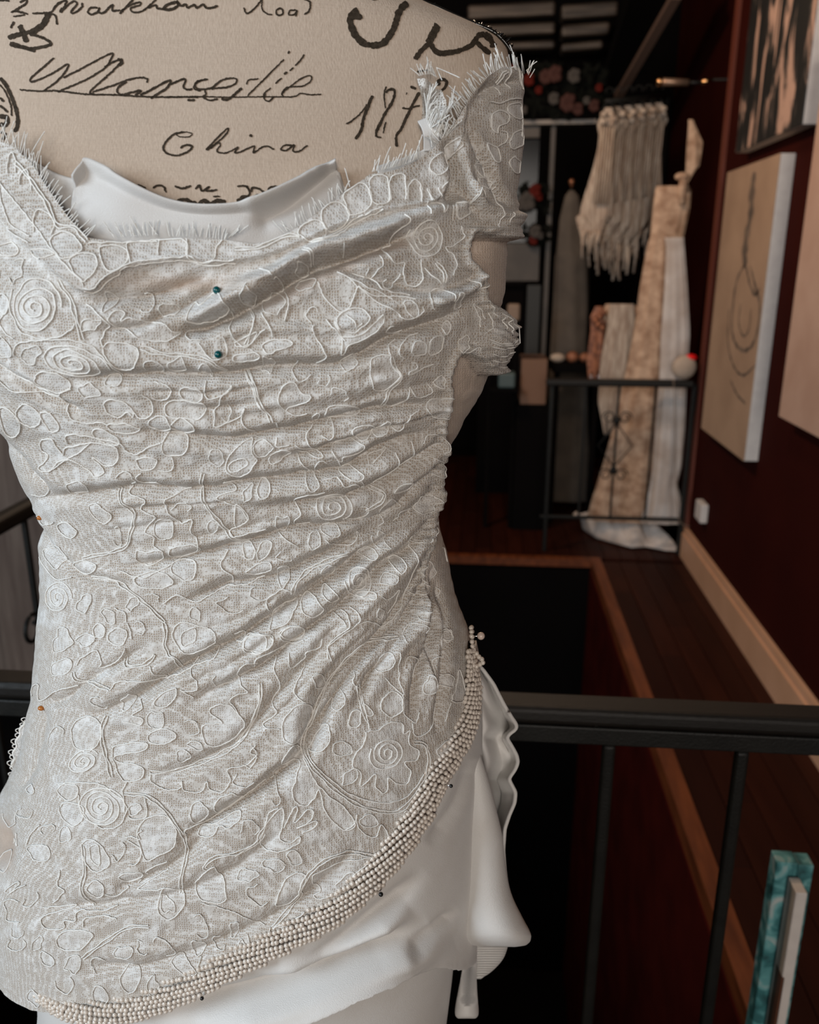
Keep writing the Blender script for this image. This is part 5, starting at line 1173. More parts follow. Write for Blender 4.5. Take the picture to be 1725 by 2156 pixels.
for s in range(NS):
    # each strand weaves across the band like a loose twist
    pos = 2.0*rng.rand(); phs = s*2*math.pi/NS; step_px = 9.6
    while pos < sl[-1]-4:
        q = np.interp(pos, sl, np.arange(len(sl))); i = int(q); a = phs+pos*0.0125+0.35*math.sin(pos*.01+s)
        fr_ = (s/NS+pos*0.0030+.02*math.sin(pos*.023+s*1.7)) % 1.0; lat = 2*fr_-1; dep = math.sqrt(max(0, 1-lat*lat)); hw_ = hwid[i]
        if hw_ < 6 and s > 1: pos += step_px; continue
        uv = band[i]+NN[i]*lat*hw_*(0.97)+rng.randn(2)*0.6
        pearls.append((uv[0], uv[1], dep, hw_)); pos += step_px*(0.97+0.06*rng.rand())/max(0.8, math.hypot(1, 0.0185*hw_*math.cos(a)))**0.0
PA = np.array(pearls); Bp = BODY.hit(PA[:, 0], PA[:, 1]); Np = BODY.nrm(Bp); Pp = Bp+Np*(0.0070+PA[:, 2:3]*0.0035*np.minimum(1, PA[:, 3:4]/20))
# loose loop of pearls by the pin
for i, (u, v) in enumerate([(997, 1363), (1003, 1371), (1008, 1378), (1014, 1383), (1016, 1390), (1010, 1394), (1003, 1398)]):
    b0 = BODY.hit(np.array([min(u, 975.)]), np.array([float(v)]))[0]; D_ = b0[1]; dx = (u-CX)/F_PX; dy = -(v-CY)/F_PX; t_ = D_/(CP+dy*SP); Pp = np.vstack([Pp, [dx*t_, D_-0.004, H+(-SP+dy*CP)*t_]])
PR_ = 0.0019
mb = MB().ball((0, 0, 0), 1.0, 6, 8); pv = np.concatenate(mb.V)
Zcp = Pp[:, 1]*CP+(H-Pp[:, 2])*SP; order = np.argsort(Zcp); Wp = toworld(Pp); big = set(order[:300].tolist())
pearl_me = None
for i in order[:300]:
    if pearl_me is None:
        o = mesh('pearl', pv*PR_, mb.F, M['pearl'], pt_root); pearl_me = o.data
    else:
        o = bpy.data.objects.new('pearl', pearl_me); COL.objects.link(o); o.parent = pt_root
    o.location = Wp[i]-0*Wp[i]; 
rest = [i for i in range(len(Wp)) if i not in big]; fa = gridfaces(7, 8, True); Vr = (Wp[rest][:, None]+pv[None]*PR_).reshape(-1, 3); Fr = (fa[None]+(np.arange(len(rest))*len(pv))[:, None, None]).reshape(-1, 4)
o = mesh('pearl_strands', Vr, Fr, M['pearl'], pt_root); o['kind'] = 'stuff'

# ---------------------------------------------------------------- pins
def pin(u, v, m, label, r=0.0022, name='dressmaking_pin', cat='pin', off=0.0025, grp=None):
    p = on_lace(np.array([u, 1.]), np.array([v, 1.]), off)[0]; n_ = BODY.nrm(BODY.hit(np.array([u]), np.array([v])))[0]; wp = toworld(p); wn = toworld(n_)
    e = empty(name, wp); mb_ = MB().ball(wp, r, 8, 12); mb_.build('pin_head', m, e, True); MB().tube([wp, wp-wn*0.012+np.array([0, 0, -.004])], 0.0003, 5).build('pin_shaft', M['steel'], e, True); tag(e, label, cat, grp); return e
pin(461, 612, M['teal'], 'dark teal ball-headed pin in the upper roll of the lace bodice')
pin(467, 739, M['teal'], 'dark teal ball-headed pin below the upper roll, in the middle of the chest')
pin(789, 1857, M['blackbead'], 'tiny black-headed pin at the lower edge of the pearl trim, lower right', 0.0017, off=0.006)
pin(917, 1634, M['blackbead'], 'tiny black-headed pin among the pearls on the right hip', 0.0014, off=0.009)
pin(437, 2064, M['blackbead'], 'tiny black-headed pin among the pearls at the bottom of the frame', 0.0014, off=0.007)
def bead(u, v, r, label, sc):
    p = toworld(on_lace(np.array([u, 1.]), np.array([v, 1.]), 0.0008)[0]); o = MB().ball(p, r, 8, 10, sc).build('amber_bead', M['amber'], None, True); tag(o, label, 'bead')
bead(111, 1485, 0.0022, 'small amber bead at the left waist of the lace bodice, under the hip fold', (1.2, 1, .8))
bead(112, 1080, 0.0016, 'small amber bead near the left side seam at the waist', (1.3, 1, 1))
# pearl-headed pin sticking out at the right hip
b0 = BODY.hit(np.array([984.]), np.array([1340.]))[0]
def at_D(u, v, D): dx = (u-CX)/F_PX; dy = -(v-CY)/F_PX; t_ = D/(CP+dy*SP); return toworld(np.array([dx*t_, D, H+(-SP+dy*CP)*t_]))
hd = at_D(1013, 1339, b0[1]-0.004); tip = at_D(975, 1341, b0[1]+.002)
e = empty('pearl_headed_pin', hd); MB().ball(hd, 0.0030, 10, 16).build('pin_head', M['pearlhead'], e, True); MB().tube([hd, tip], 0.00042, 6).build('pin_shaft', M['steel'], e, True); tag(e, 'long straight pin with a round pearl head sticking out at the right hip', 'pin')
# dark bristly edge of the form's back along the shoulder
sp_ = smoothpoly([(866, -4), (915, 14), (967, 38), (1010, 55), (1041, 70), (1064, 92), (1080, 118), (1090, 142)], 4.0); sp_ = np.array(sp_); br = [np.array([at_D(u + 1, v - 1, .60) for u, v in sp_])]
for u, v in sp_[::1]:
    k_ = np.clip((u-960)/100, 0.15, 1); a_ = at_D(u, v, .60); b2 = at_D(u+5*k_+3*rng.randn(), v-9*k_+3*rng.randn(), .60+.004*rng.randn()); br.append(np.array([a_, (a_+b2)/2+[0, 0, .0004], b2]))
tubes('black_edging', br, [0.0012]+[0.0005]*(len(br)-1), M['blackbead'], form, 4)
# loose thread loop at the lower left
a = np.linspace(0, 6.3, 16); c_ = at_D(57, 2104, 0.575); lp = c_+np.stack([0.0022*np.cos(a), 0*a, .0034*np.sin(a)], 1)
tubes('thread_loop', [np.vstack([lp, at_D(75, 2096, .57)[None]])], 0.0004, M['cord'], gown, 4)

# ================================================================ BACKGROUND THINGS
def bx(name, args, m, parent=None, bv=0.003):
    o = MB().box(*args).build(name, m, parent); bevel(o, bv, 2); return o
# --- railings
def handrail(root, a, b, wd, ht, name='handrail', m=None):
    ht = ht or wd; o = MB().bar(a, b, wd, ht).build(name, m or M['rail'], root); bevel(o, min(wd, ht)*0.3, 3); return o
RY = 0.935
rr_ = empty('stair_railing', (0.2, RY, 0)); tag(rr_, 'near black stair railing with wooden handrail, crossing behind the gown', 'railing')
handrail(rr_, (-1.08, RY, .914), (WX-0.002, RY, .914), 0.042, 0.024)
o = MB().bar((-1.08, RY, .884), (WX-0.002, RY, .884), 0.024, 0.024).build('top_bar', M['black'], rr_); bevel(o, .002, 2)
handrail(rr_, (-1.08, RY, .10), (WX-0.002, RY, .10), 0.025, 0.025, 'bottom_bar', M['black'])
for (u, v) in ((1280, 1600), (1560, 1600)):
    p = at(u, v, 1, RY); handrail(rr_, (p[0], RY, 0.0), (p[0], RY, .87), 0.016, 0.016, 'baluster', M['black'])
for x in (-1.03, -0.90, -0.74, -0.30): handrail(rr_, (x, RY, 0.0), (x, RY, .87), 0.016, 0.016, 'baluster', M['black'])
p = at(1257, 1526, 1, RY-.015); MB().ball(p, 0.0035, 6, 10, (1, .3, 1)).build('screw', M['blackbead'], rr_, True)
# left railing along the stairwell, seen at the far left
lx = at(40, 1080, 2, .93)[0]
lr = empty('iron_railing', (lx, 2.0, 0)); tag(lr, 'black iron railing with scrollwork running back at the far left', 'railing')
handrail(lr, (lx, 1.0, .93), (lx, 3.95, .93), 0.04, 0.036); handrail(lr, (lx, 1.0, .12), (lx, 3.95, .12), 0.02, 0.02, 'bottom_bar', M['black'])
def scroll(c, r, ax, turns=1.25, flip=1, k=26):
    t = np.linspace(0, turns*2*math.pi, k); rr = r*(1-0.6*t/t[-1]); P = np.zeros((k, 3)); P[:, ax] = rr*np.cos(t)*flip; P[:, 2] = rr*np.sin(t); return P+np.array(c)
yb = at(72, 1170, 0, lx)[1]
for y in np.arange(yb-0.62, 3.95, 0.20):
    handrail(lr, (lx, y, .12), (lx, y, .92), 0.012, 0.012, 'baluster', M['black'])
for y in (yb, yb+.8, yb+1.6):
    for dz, fl in ((0.66, 1), (0.40, -1)):
        MB().tube(scroll((lx, y-.045, dz), 0.04, 1, 1.2, fl), 0.005, 6).build('scroll', M['black'], lr, True)
    for sg in (-1, 1):
        MB().tube([(lx, y, .70), (lx, y+sg*.075, .53), (lx, y, .36)], 0.005, 6).build('diamond_bar', M['black'], lr, True)
# far railing
FY = 4.13
fr_ = empty('iron_railing', (0.6, FY, 0)); tag(fr_, 'small black iron railing standing in front of the hanging gowns at the far end', 'railing')
x0 = at(1150, 800, 1, FY)[0]; x1 = at(1462, 800, 1, FY)[0]; zt_ = at(1300, 806, 1, FY)[2]; zb_ = at(1300, 1091, 1, FY)[2]
handrail(fr_, (x0, FY, zt_), (x1, FY, zt_), 0.05, 0.035); handrail(fr_, (x0, FY, zb_), (x1, FY, zb_), 0.02, 0.018, 'bottom_bar', M['black'])
for u in (1160, 1231, 1300, 1376, 1457):
    p = at(u, 880, 1, FY); handrail(fr_, (p[0], FY, 0.0 if u in (1160, 1457) else zb_), (p[0], FY, zt_), 0.022 if u in (1160, 1457) else 0.012, None, 'post' if u in (1160, 1457) else 'baluster', M['black'])
px_ = at(1300, 880, 1, FY)[0]
for v in (886, 990):
    p = at(1298, v, 1, FY); MB().ball((px_, FY, p[2]), 0.017, 8, 10, (1, 1, 1.4)).build('knuckle', M['black'], fr_, True)
zc_ = at(1300, 938, 1, FY)[2]
for sg in (-1, 1):
    MB().tube([(px_, FY, zc_+.11), (px_+sg*.085, FY, zc_), (px_, FY, zc_-.11)], 0.0035, 6).build('diamond_bar', M['black'], fr_, True)
    for dz, fl in ((.14, sg), (-.15, sg)): MB().tube(scroll((px_+sg*.04, FY, zc_+dz), 0.032, 0, 1.2, fl), 0.0035, 6).build('scroll', M['black'], fr_, True)
# round beige cushion with red cap on the rail end
c_ = at(1441, 773, 1, FY-0.01); e = empty('round_cushion', c_); MB().ball(c_, 0.058, 14, 20, (1, .55, 1)).build('cushion', M['beige'], e, True)
MB().ball(c_+[0.025, 0, .045], 0.032, 10, 14, (1, .6, .55)).build('cap', M['red'], e, True); tag(e, 'round beige cushion with a bright red top at the end of the far railing', 'cushion')
wr = [at(u, v, 1, FY-.03) for u, v in ((1418, 798), (1420, 830), (1424, 1000), (1428, 1085), (1440, 1105), (1460, 1108), (1473, 1098))]
o = MB().tube(smoothpoly(wr, .03), 0.0022, 5).build('power_cord', M['cord_wire'], None, True); tag(o, 'thin brown cord hanging from the cushion to the white wall socket', 'cord')
p = at(1472, 1076, 0, WX-.03); o = bx('wall_socket', (WX-.035, WX-.001, p[1]-.055, p[1]+.055, p[2]-.045, p[2]+.045), M['white'], None, .006); tag(o, 'small white socket box low on the maroon wall beside the gowns', 'socket')
# --- paintings on the right wall
def painting(name, y0, y1, z0, z1, m, label, th=0.055, side=None):
    e = empty(name, (WX-th, (y0+y1)/2, z0)); bx('canvas_face', (WX-th, WX-th+.004, y0, y1, z0, z1), m, e, .001); bx('stretcher_frame', (WX-th+.004, WX-.001, y0, y1, z0, z1), side or M['white'], e, .002); tag(e, label, 'painting'); return e
painting('painting', 3.02, 3.77, 1.868, 2.95, M['abstract'], 'black and pink abstract painting, highest on the maroon wall')
pb = painting('painting', 3.20, 3.86, 0.715, 1.803, M['canvas'], 'tan canvas with a dark dangling rope shape, lower left on the maroon wall')
painting('painting', 2.30, 2.885, 0.945, 2.05, M['pinkc'], 'pinkish beige canvas cut off by the right edge of the picture')
xs = WX-.0556
def stroke(pts, wd, m=M['charcoal'], nm='painted_mark'):
    Q = smoothpoly([tuple(at(u, v, 0, xs)[1:3]) for u, v in pts], 0.01); T = np.gradient(Q, axis=0); T /= np.linalg.norm(T, axis=1)[:, None]+1e-9; NN = np.stack([-T[:, 1], T[:, 0]], 1); k = len(Q)
    ww = np.interp(np.linspace(0, 1, k), [0, .15, .5, .85, 1], [.4, 1, .8, 1, .4])*wd*(1+.25*np.sin(np.arange(k)*.9))
    V2 = np.stack([Q-NN*ww[:, None], Q+NN*ww[:, None]], 1).reshape(-1, 2); mesh(nm, np.column_stack([np.full(len(V2), xs), V2]), gridfaces(k, 2), m, pb)
stroke([(1589, 362), (1584, 400), (1581, 450), (1572, 500), (1568, 540), (1571, 560)], 0.034)
stroke([(1569, 555), (1552, 590), (1544, 640), (1541, 690), (1550, 725), (1568, 738), (1585, 725), (1596, 690), (1600, 640), (1590, 600), (1580, 560)], 0.010)
stroke([(1571, 560), (1580, 600), (1590, 620), (1600, 608)], 0.009)
stroke([(1560, 640), (1556, 680), (1566, 708), (1578, 690), (1582, 650)], 0.006)
stroke([(1535, 650), (1533, 720), (1545, 770), (1565, 790), (1590, 770)], 0.006)
stroke([(1538, 800), (1552, 830), (1570, 850)], 0.006)
# teal canvases leaning low beyond the near railing
p0 = at(1637, 1816, 1, 1.14); p1 = at(1708, 1832, 1, 1.14); zt2 = p0[2]
e = empty('leaning_canvas', (p0[0], 1.16, 0)); th = p1[0]-p0[0]
bx('painted_face', (p0[0], p0[0]+th*0.62, 1.14, 1.17, 0.0, zt2), M['tealc'], e, .002)
bx('stretcher_side', (p0[0]+th*0.62, p1[0]+.004, 1.14, 1.17, 0.0, zt2-.002), M['tealc'], e, .002); tag(e, 'teal and white painted canvas standing on the floor by the near railing, lower right', 'painting')
q0 = at(1677, 1880, 1, 1.10); q1 = at(1702, 1880, 1, 1.10)
o = bx('white_canvas', (q0[0], q1[0], 1.10, 1.136, 0.0, q0[2]), M['white'], None, .002); tag(o, 'narrow white canvas edge leaning against the teal canvas, lower right', 'canvas')
q0 = at(1648, 2056, 1, 1.10); q1 = at(1664, 2056, 1, 1.10)
o = bx('brown_board', (q0[0], q1[0]-.006, 1.10, 1.13, 0.0, q0[2]), mat('brown_board', (0.14, 0.055, 0.03), .6), None, .002); tag(o, 'thin brown board between the teal canvas and the white canvas', 'board')

# --- clothes rack with gowns
RKY = 4.40
rk = empty('clothes_rail', at(1445, 172, 1, RKY)); tag(rk, 'short brass clothes rail fixed high on the wall above the gowns', 'clothes rail')
a = at(1390, 172, 1, RKY); b_ = at(1450, 174, 1, RKY); c2 = at(1498, 168, 1, RKY)
MB().tube([a, b_], .016, 10).build('rail', mat('dull_brass', (0.30, 0.19, 0.13), .4, metal=.6), rk, True)
MB().ball(a, .02, 8, 10).build('end_cap', M['brass'], rk, True); MB().tube([b_+[.06, 0, 0.0], c2], .013, 10).build('wall_bracket', M['brass'], rk, True)
MB().tube([b_, b_+[.08, 0, 0]], .008, 8).tube([c2, (WX+.25, RKY, c2[2])], .006, 8).build('rod', M['black'], rk, True)
a = at(1275, 214, 1, 4.48); b_ = at(1406, 203, 1, 4.78)
rk2 = empty('clothes_rail', a); MB().tube([a, b_], .012, 10).build('rail', M['black'], rk2, True); MB().tube([b_, (b_[0], b_[1], 0)], .012, 8).build('rail_post', M['black'], rk2, True); tag(rk2, 'black freestanding clothes rail holding the fringed cream dresses', 'clothes rail')
def hanger(c, wd, label, grp=None):
    e = empty('coat_hanger', c); pts = [(c[0]-wd, c[1], c[2]-.06), (c[0], c[1], c[2]-.01), (c[0]+wd, c[1], c[2]-.06)]; MB().tube(pts, .007, 6).build('shoulder_bar', M['black'], e, True)
    a = np.linspace(-.6, 3.6, 10); MB().tube([(c[0]+.018*math.cos(t), c[1], c[2]+.03+.018*math.sin(t)) for t in a], .0025, 5).build('hook', M['black'], e, True); tag(e, label, 'hanger', grp); return e
def garment(name, c, prof, m, label, grp=None, pleats=9, amp=.16, ragged=.03, flat=.45, ph0=0, cat='dress', nr=48, na=72):
    """prof: (dz, half width, x shift) rows from the top down"""
    e = empty(name, c); pr = np.array(prof, float); t = np.linspace(0, 1, nr); z = np.interp(t, np.linspace(0, 1, len(pr)), pr[:, 0]); hw = np.interp(z[::-1], pr[::-1, 0], pr[::-1, 1])[::-1]; xs_ = np.interp(z[::-1], pr[::-1, 0], pr[::-1, 2])[::-1]
    a = np.linspace(0, 2*math.pi, na, endpoint=False); w_ = 1+amp*np.sin(a[None]*pleats+ph0+1.4*np.sin(t[:, None]*5+ph0))*np.clip(t[:, None]*3, .2, 1)
    X = c[0]+xs_[:, None]+hw[:, None]*np.cos(a)*w_; Y = c[1]+hw[:, None]*flat*np.sin(a)*w_; Zm = c[2]+z[:, None]+ragged*np.sin(a*5+ph0)[None]*(t[:, None]**6)
    V = np.stack([X, Y, Zm], -1).reshape(-1, 3); top = [V[:na].mean(0)]; Fq = gridfaces(nr, na, True).tolist()+[[nr*na, (j+1) % na, j] for j in range(na)]
    mesh('dress_body', np.vstack([V, top]), Fq, m, e); tag(e, label, cat, grp); return e
lab = ['leftmost fringed cream crochet dress on the black rail', 'fringed cream crochet dress, second from the left on the black rail', 'fringed cream crochet dress, third from the left on the black rail', 'fringed cream crochet dress, fourth from the left, longest fringe', 'fringed cream crochet dress, fifth from the left on the black rail', 'rightmost fringed cream crochet dress, brightest at its side']
us = [1281, 1300, 1322, 1343, 1364, 1386]
for i, u in enumerate(us):
    p = at(u, 236-(u-1281)*0.10, 1, 4.50+.048*i)
    hanger(p+np.array([0, .0, .06]), .035, ['black hanger with a wire hook, ' + s for s in ('leftmost on the black rail', 'second from left on the black rail', 'third from left on the black rail', 'fourth from left on the black rail', 'fifth from left on the black rail', 'rightmost on the black rail')][i], 'black hangers on the rail')
    zb2 = at(u-18, [545, 560, 575, 585, 570, 540][i], 1, p[1])[2]-p[2]
    e = garment('fringed_dress', p, [(0.02, .022, 0), (-.03, .040, 0), (-.06, .048, 0), (-.12, .026, -.004), (-.26, .042, -.012), (-.42, .066, -.025), (-.62, .074, -.04), (zb2*.72, .066, -.048), (zb2*.84, .035, -.05)], M['cream_dark'], lab[i], 'fringed cream dresses on the black rail', pleats=5+i % 3, amp=.22, ragged=.05, ph0=i*1.7, flat=.16)
    rf = MB()
    for k in range(7):
        a_ = k*0.9+i; rf.ball(p+np.array([.026*math.cos(a_), -.02+.012*math.sin(a_*1.7), -.035+.022*math.sin(a_*2.1)]), .019, 6, 8, (1, .8, .8))
    rf.build('shoulder_ruffle', M['cream_dark'], e, True); fg = MB()
    for k in range(9):
        x_ = -.05-.045+k*.0115; z0_ = zb2*.80; z1_ = zb2*(.93+.09*math.sin(k*2.3+i)); fg.tube([(p[0]+x_, p[1]-.012, p[2]+z0_), (p[0]+x_-.008*math.sin(k+i), p[1]-.018, p[2]+(z0_+z1_)/2), (p[0]+x_+.006*math.cos(k*2+i), p[1]-.012, p[2]+z1_)], .0045+.002*((k*7+i) % 3), 5)
    for k in range(6):
        x_ = -.035+k*.013; fg.tube([(p[0]+x_, p[1]-.02, p[2]-.06), (p[0]+x_-.006, p[1]-.026, p[2]-.25), (p[0]+x_-.012, p[1]-.03, p[2]-.42)], .0045, 5)
    q_ = fg.build('fringe', M['cream_dark'], e, True); q_['kind'] = 'stuff'
# long gown with lace bodice
def prof_from(rows, y, zt):
    out = []
    for v, ul, ur in rows:
        a = at(ul, v, 1, y); b = at(ur, v, 1, y); out.append((a[2]-zt[2], (b[0]-a[0])/2, (a[0]+b[0])/2-zt[0]))
    return out
gy = 4.32; zt = at(1430, 380, 1, gy)
rows = [(392, 1384, 1450), (400, 1380, 1456), (440, 1376, 1452), (500, 1370, 1438), (520, 1364, 1438), (600, 1350, 1440), (700, 1338, 1438), (800, 1318, 1428), (900, 1296, 1424), (1000, 1268, 1420), (1050, 1252, 1412), (1092, 1242, 1424)]
e = garment('lace_gown', zt, prof_from(rows, gy, zt), M['peach'], 'long blush lace gown with a train, hanging nearest behind the far railing', None, 11, .07, .0, .26)
st = MB(); a = at(1437, 372, 1, gy-.02); st.tube([at(1436, 430, 1, gy-.04), a, at(1450, 402, 1, gy-.01)], .016, 8).ball(a, .028, 8, 10, (1.3, .8, .7)); st.build('shoulder_strap', M['peach'], e, True)
# train: flattened folds on the floor
tr = []; nu_, nv_ = 60, 22
top = [at(1260+ (1428-1260)*k, 1085, 1, gy-.06) for k in np.linspace(0, 1, nu_)]; V = []
for j in range(nv_):
    s = j/(nv_-1)
    for i in range(nu_):
        k = i/(nu_-1); back_ = np.array([0.50+0.34*k, gy+.10, .16*(1-abs(k-.5)*.7)]); uu = 1228+(1432-1228)*k; vv = np.interp(k, [0, .15, .3, .5, .65, .85, 1], [1112, 1132, 1141, 1152, 1150, 1158, 1160]); fr0 = at(uu, vv, 2, 0.012)
        p_ = back_*(1-s)+fr0*s; p_[2] = max(0.006, p_[2]*(1-s*.3)+.05*math.sin(math.pi*s)*(.8+.5*math.sin(k*19+s*3))+.012*math.sin(k*31+s*9)*(1-s)*s*4); V.append(p_)
o = mesh('train', np.array(V), gridfaces(nv_, nu_)[:, ::-1], M['gownwhite'], e); solid(o, .01, 0)
gy2 = 4.21; zt = at(1432, 500, 1, gy2); rows = [(500, 1400, 1440), (520, 1404, 1441), (600, 1402, 1446), (700, 1396, 1450), (800, 1392, 1444), (900, 1384, 1440), (980, 1378, 1434), (1020, 1372, 1424), (1060, 1364, 1436), (1100, 1352, 1440)]
garment('white_gown', zt, prof_from(rows, gy2, zt), M['gownwhite'], 'plain white gown hanging at the right of the blush lace gown', None, 8, .13, 0, .22, 1.0)
gy3 = 4.42; zt = at(1310, 640, 1, gy3); rows = [(640, 1285, 1335), (700, 1278, 1345), (760, 1268, 1345), (850, 1264, 1340), (900, 1272, 1300)]
garment('cream_dress', zt, prof_from(rows, gy3, zt), M['cream_dark'], 'shorter cream dress hanging low at the left of the blush gown', None, 9, .12, .04, .25)
for i, (u, v, m_, l_) in enumerate(((1262, 645, M['copper'], 'copper-coloured garment at the left end of the lower rail'), (1284, 640, M['peach'], 'peach ruffled garment in the middle of the lower rail'), (1312, 642, M['cream_dark'], 'cream ruffled garment at the right of the lower rail'), (1335, 644, M['peach'], 'peach ruffled garment tucked against the blush gown'))):
    p = at(u, v, 1, 4.50+.03*i); e2 = garment('ruffled_garment', p, [(0, .02, 0), (-.05, .036, 0), (-.12, .03, 0), (-.28, .038, -.005), (-.36, .030, 0)], m_, l_, 'garments on the lower rail', 6, .2, .03, .3, i)
    rf = MB()
    for k in range(5): rf.ball(p+np.array([.02*math.cos(k*1.5), -.025, -.03-.022*k*.9]), .016, 6, 8)
    rf.build('ruffle', m_, e2, True)
# narrow strap garment right of the fringed dresses
p = at(1455, 252, 1, 4.45); rows = [(252, 1450, 1460), (300, 1450, 1478), (350, 1446, 1472), (380, 1440, 1450)]
garment('narrow_sash', p, prof_from(rows, 4.45, p), M['peach'], 'narrow translucent peach sash hanging right of the fringed dresses', None, 4, .2, .01, .3, cat='sash')
# copper items and shelf below
ty = 4.74
tb = empty('side_table', at(1220, 800, 1, ty)); q0 = at(1160, 762, 1, ty); q1 = at(1266, 762, 1, ty)
bx('table_top', (q0[0], q1[0], ty-.14, ty+.14, q0[2]-.04, q0[2]), M['dark'], tb); 
for x_ in (q0[0]+.03, q1[0]-.03): bx('table_leg', (x_-.015, x_+.015, ty-.11, ty-.08, 0, q0[2]-.04), M['dark'], tb)
tag(tb, 'black side table behind the far railing with trinkets on top', 'table')
for i, (u, v, r_, m_, nm, l_) in enumerate(((1208, 712, .035, M['copper'], 'copper_ornament', 'round copper ornament on the black side table'), (1236, 690, .03, M['copper'], 'copper_ornament', 'copper ornament standing higher at the right of the side table'), (1175, 742, .028, M['beige'], 'folded_cloth', 'beige folded cloth at the left of the black side table'), (1210, 746, .022, M['brownc'], 'trinket', 'small brown trinket at the front of the side table'))):
    p = at(u, v, 1, ty-.02); o = MB().ball((p[0], p[1], q0[2]+r_*.9), r_, 10, 14, (1.5 if nm == 'folded_cloth' else 1, 1, .9)).build(nm, m_, None, True); tag(o, l_, 'ornament' if 'cloth' not in nm else 'cloth')
for u in (1246, 1262):
    p = at(u, 774, 1, FY); p[2] = zt_+.0175+.0095; o = MB().tube(scroll(p, .008, 0, 1.0), .0018, 5).build('silver_ring', M['steel'], None, True); tag(o, 'tiny silver ring on the far railing, ' + ('left one' if u == 1246 else 'right one'), 'ring')
# cardboard-coloured box, teal jar, round light item
q0 = at(1099, 756, 1, 4.5); q1 = at(1149, 852, 1, 4.5); o = bx('cardboard_box', (q0[0], q1[0], 4.5, 4.75, q1[2], q0[2]), mat('cardboard', (0.17, 0.09, 0.055), .8), None); tag(o, 'plain tan box stacked left of the black side table', 'box')
o = bx('box_stand', (q0[0]-.02, q1[0]+.02, 4.48, 4.8, 0, q1[2]), M['dark'], None); tag(o, 'black stand under the plain tan box', 'stand')
q0 = at(1050, 785, 1, 4.4); q1 = at(1085, 818, 1, 4.4); o = bx('teal_tin', (q0[0], q1[0], 4.4, 4.5, q1[2], q0[2]), mat('grey_teal', (0.05, 0.075, 0.075), .5), None, .01); tag(o, 'grey teal tin just right of the bodice', 'tin')
p = at(1085, 655, 1, 4.4); zz = at(1030, 676, 1, 4.4)[2]; o = bx('beige_block', (p[0]-.04, p[0]+.025, 4.4, 4.46, zz, p[2]+.035), mat('dull_beige', (.20, .14, .10), .7), None, .012); tag(o, 'dull beige block on the shelf right of the bodice', 'block')
sf = empty('black_shelf', at(1060, 900, 1, 4.45))
for v_ in (818, 676):
    s0 = at(1030, v_, 1, 4.4); s1 = at(1094, v_, 1, 4.4); bx('shelf_board', (s0[0], s1[0], 4.39, 4.55, s0[2]-.02, s0[2]), M['dark'], sf)
for x_ in (s0[0], s1[0]-.02): bx('post', (x_, x_+.02, 4.5, 4.54, 0, s0[2]-.021), M['dark'], sf)
tag(sf, 'plain black shelf in shadow just right of the bodice', 'shelf')
# grey cabinet / mirror frame
cb = empty('display_cabinet', at(1150, 850, 1, 5.2)); Y = 5.2
def fb(u0, u1, v0, v1, nm, m=M['grey'], d=.05, dy=0): a = at(u0, v1, 1, Y+dy); b = at(u1, v0, 1, Y+dy); bx(nm, (a[0], b[0], Y+dy, Y+dy+d, a[2], b[2]), m, cb, .004)
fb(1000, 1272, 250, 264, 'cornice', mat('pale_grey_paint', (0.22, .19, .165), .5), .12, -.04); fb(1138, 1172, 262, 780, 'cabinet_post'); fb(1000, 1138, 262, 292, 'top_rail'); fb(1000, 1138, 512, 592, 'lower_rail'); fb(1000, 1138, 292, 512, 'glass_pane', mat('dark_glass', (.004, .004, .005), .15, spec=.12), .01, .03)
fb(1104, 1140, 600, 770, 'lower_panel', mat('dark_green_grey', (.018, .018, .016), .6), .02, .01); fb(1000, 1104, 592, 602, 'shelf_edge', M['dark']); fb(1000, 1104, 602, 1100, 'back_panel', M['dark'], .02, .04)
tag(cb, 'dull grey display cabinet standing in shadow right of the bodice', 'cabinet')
def flowers(name, spots, y, label, lf=14):
    e = empty(name, at(spots[0][0], spots[0][1], 1, y)); 
    for (u, v, r, c) in spots:
        p = at(u, v, 1, y); mb_ = MB(); rs = np.random.RandomState(int(u*3+v))
        for k in range(7):
            a = k*0.9; mb_.ball(p+np.array([r*.6*math.cos(a)*(k > 0), -.01*k/7, r*.6*math.sin(a)*(k > 0)]), r*.55, 5, 7, (1, .5, 1))
        mb_.build('flower', FLM[c], e, True)
    mb_ = MB(); rs = np.random.RandomState(5)
    us_ = [s[0] for s in spots]; vs_ = [s[1] for s in spots]
    for k in range(lf*6):
        p = at(rs.uniform(min(us_)-20, max(us_)+20), rs.uniform(min(vs_)-14, max(vs_)+14), 1, y+.03+.05*rs.rand()); a = rs.rand()*6.28; l_ = .035; d_ = np.array([math.cos(a), 0, math.sin(a)])*l_; n_ = np.array([-d_[2], .2*l_, d_[0]])*.35
        mb_.add([p-d_, p+n_, p+d_, p-n_], [(0, 1, 2, 3)])
    q = mb_.build('leaves', FLM['leaf'], e); q['kind'] = 'stuff'; return tag(e, label, 'flowers')
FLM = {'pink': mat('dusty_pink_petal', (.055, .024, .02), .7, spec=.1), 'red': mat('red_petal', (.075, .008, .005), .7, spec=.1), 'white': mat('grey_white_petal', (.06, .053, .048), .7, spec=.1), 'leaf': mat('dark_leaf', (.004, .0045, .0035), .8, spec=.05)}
rs = np.random.RandomState(3); sp = [(1150, 162, .035, 'pink'), (1170, 156, .04, 'pink'), (1210, 160, .035, 'white'), (1197, 217, .045, 'pink'), (1167, 208, .03, 'white'), (1252, 223, .03, 'pink'), (1236, 212, .02, 'white'), (1115, 168, .03, 'red'), (1104, 232, .02, 'white'), (1218, 230, .03, 'pink'), (1080, 150, .03, 'red'), (1135, 190, .02, 'red'), (1262, 185, .02, 'red')]
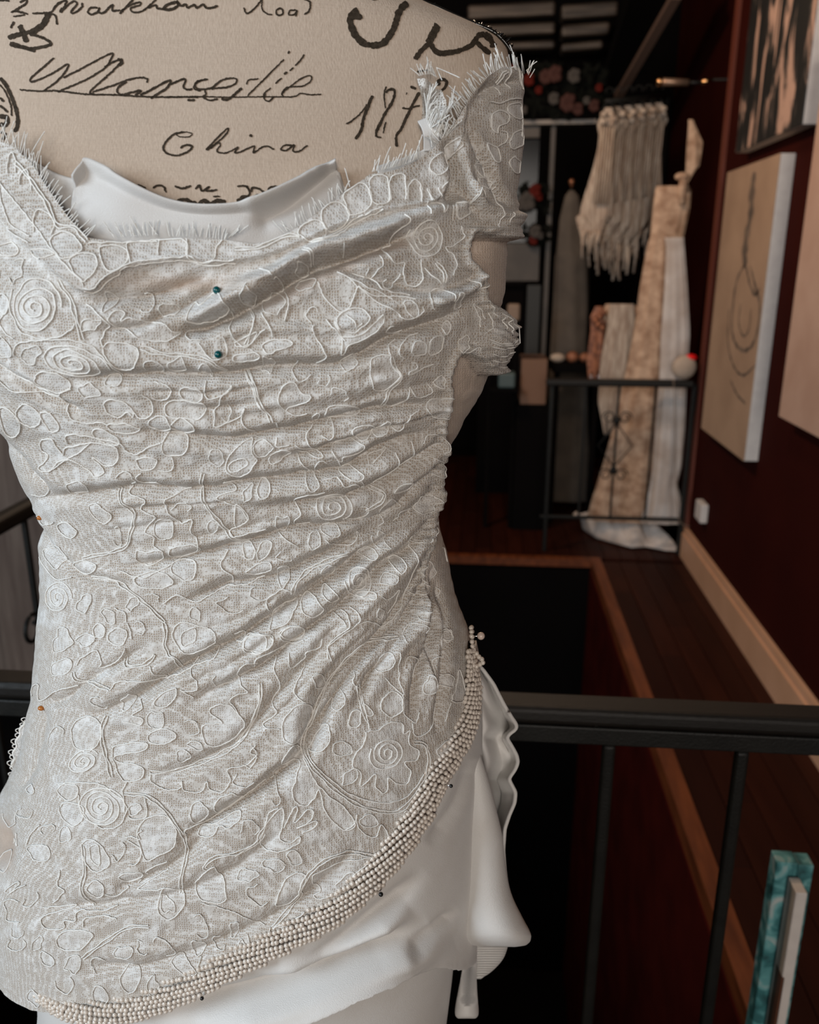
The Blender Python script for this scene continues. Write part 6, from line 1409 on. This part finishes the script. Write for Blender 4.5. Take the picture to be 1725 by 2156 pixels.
flowers('flower_garland', sp, 5.07, 'dark garland of dusty pink and white flowers on top of the cabinet', 40)
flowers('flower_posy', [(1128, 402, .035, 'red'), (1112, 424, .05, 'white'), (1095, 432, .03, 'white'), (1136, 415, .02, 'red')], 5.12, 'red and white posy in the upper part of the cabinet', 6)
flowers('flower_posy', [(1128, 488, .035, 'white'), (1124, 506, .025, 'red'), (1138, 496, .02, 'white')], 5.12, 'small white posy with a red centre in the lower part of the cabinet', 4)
# dim cone-shaped gown with a copper finial beside the cabinet
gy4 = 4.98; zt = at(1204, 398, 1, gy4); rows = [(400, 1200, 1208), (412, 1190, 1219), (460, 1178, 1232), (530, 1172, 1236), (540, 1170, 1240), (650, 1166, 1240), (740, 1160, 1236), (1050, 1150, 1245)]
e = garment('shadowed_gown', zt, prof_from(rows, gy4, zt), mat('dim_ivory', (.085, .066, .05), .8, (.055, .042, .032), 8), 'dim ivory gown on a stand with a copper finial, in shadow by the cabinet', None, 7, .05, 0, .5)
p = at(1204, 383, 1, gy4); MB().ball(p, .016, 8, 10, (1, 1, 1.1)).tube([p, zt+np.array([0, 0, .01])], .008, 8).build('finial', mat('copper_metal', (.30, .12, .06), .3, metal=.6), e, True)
# left background: brown garments behind the rail
lab2 = ['mottled brown garment hanging at the far left, nearest the rail', 'brown garment hanging at the far left edge, behind the other']
for i, (u, y) in enumerate(((35, 2.35), (-45, 2.5))):
    p = at(u, 840, 1, y); garment('brown_garment', p, [(0.25, .02, 0), (.2, .14, 0), (0, .17, 0), (-.3, .20, 0), (-.75, .22, 0), (-1.0, .24, 0)], M['brownc'], lab2[i], 'garments at the far left', 8, .10, .02, .3, i*2.0, cat='garment')
for g_ in (0,):
    a = at(-60, 700, 1, 2.42); e = empty('clothes_rail', a); MB().tube([(a[0]-.6, 2.42, a[2]+.05), (a[0]+.75, 2.42, a[2]+.05)], .012, 8).build('rail', M['black'], e, True)
    for x_ in (-.6, .75): MB().tube([(a[0]+x_, 2.42, a[2]+.05), (a[0]+x_, 2.42, 0)], .012, 8).build('rail_post', M['black'], e, True)
    tag(e, 'black clothes rail with brown garments at the far left', 'clothes rail')
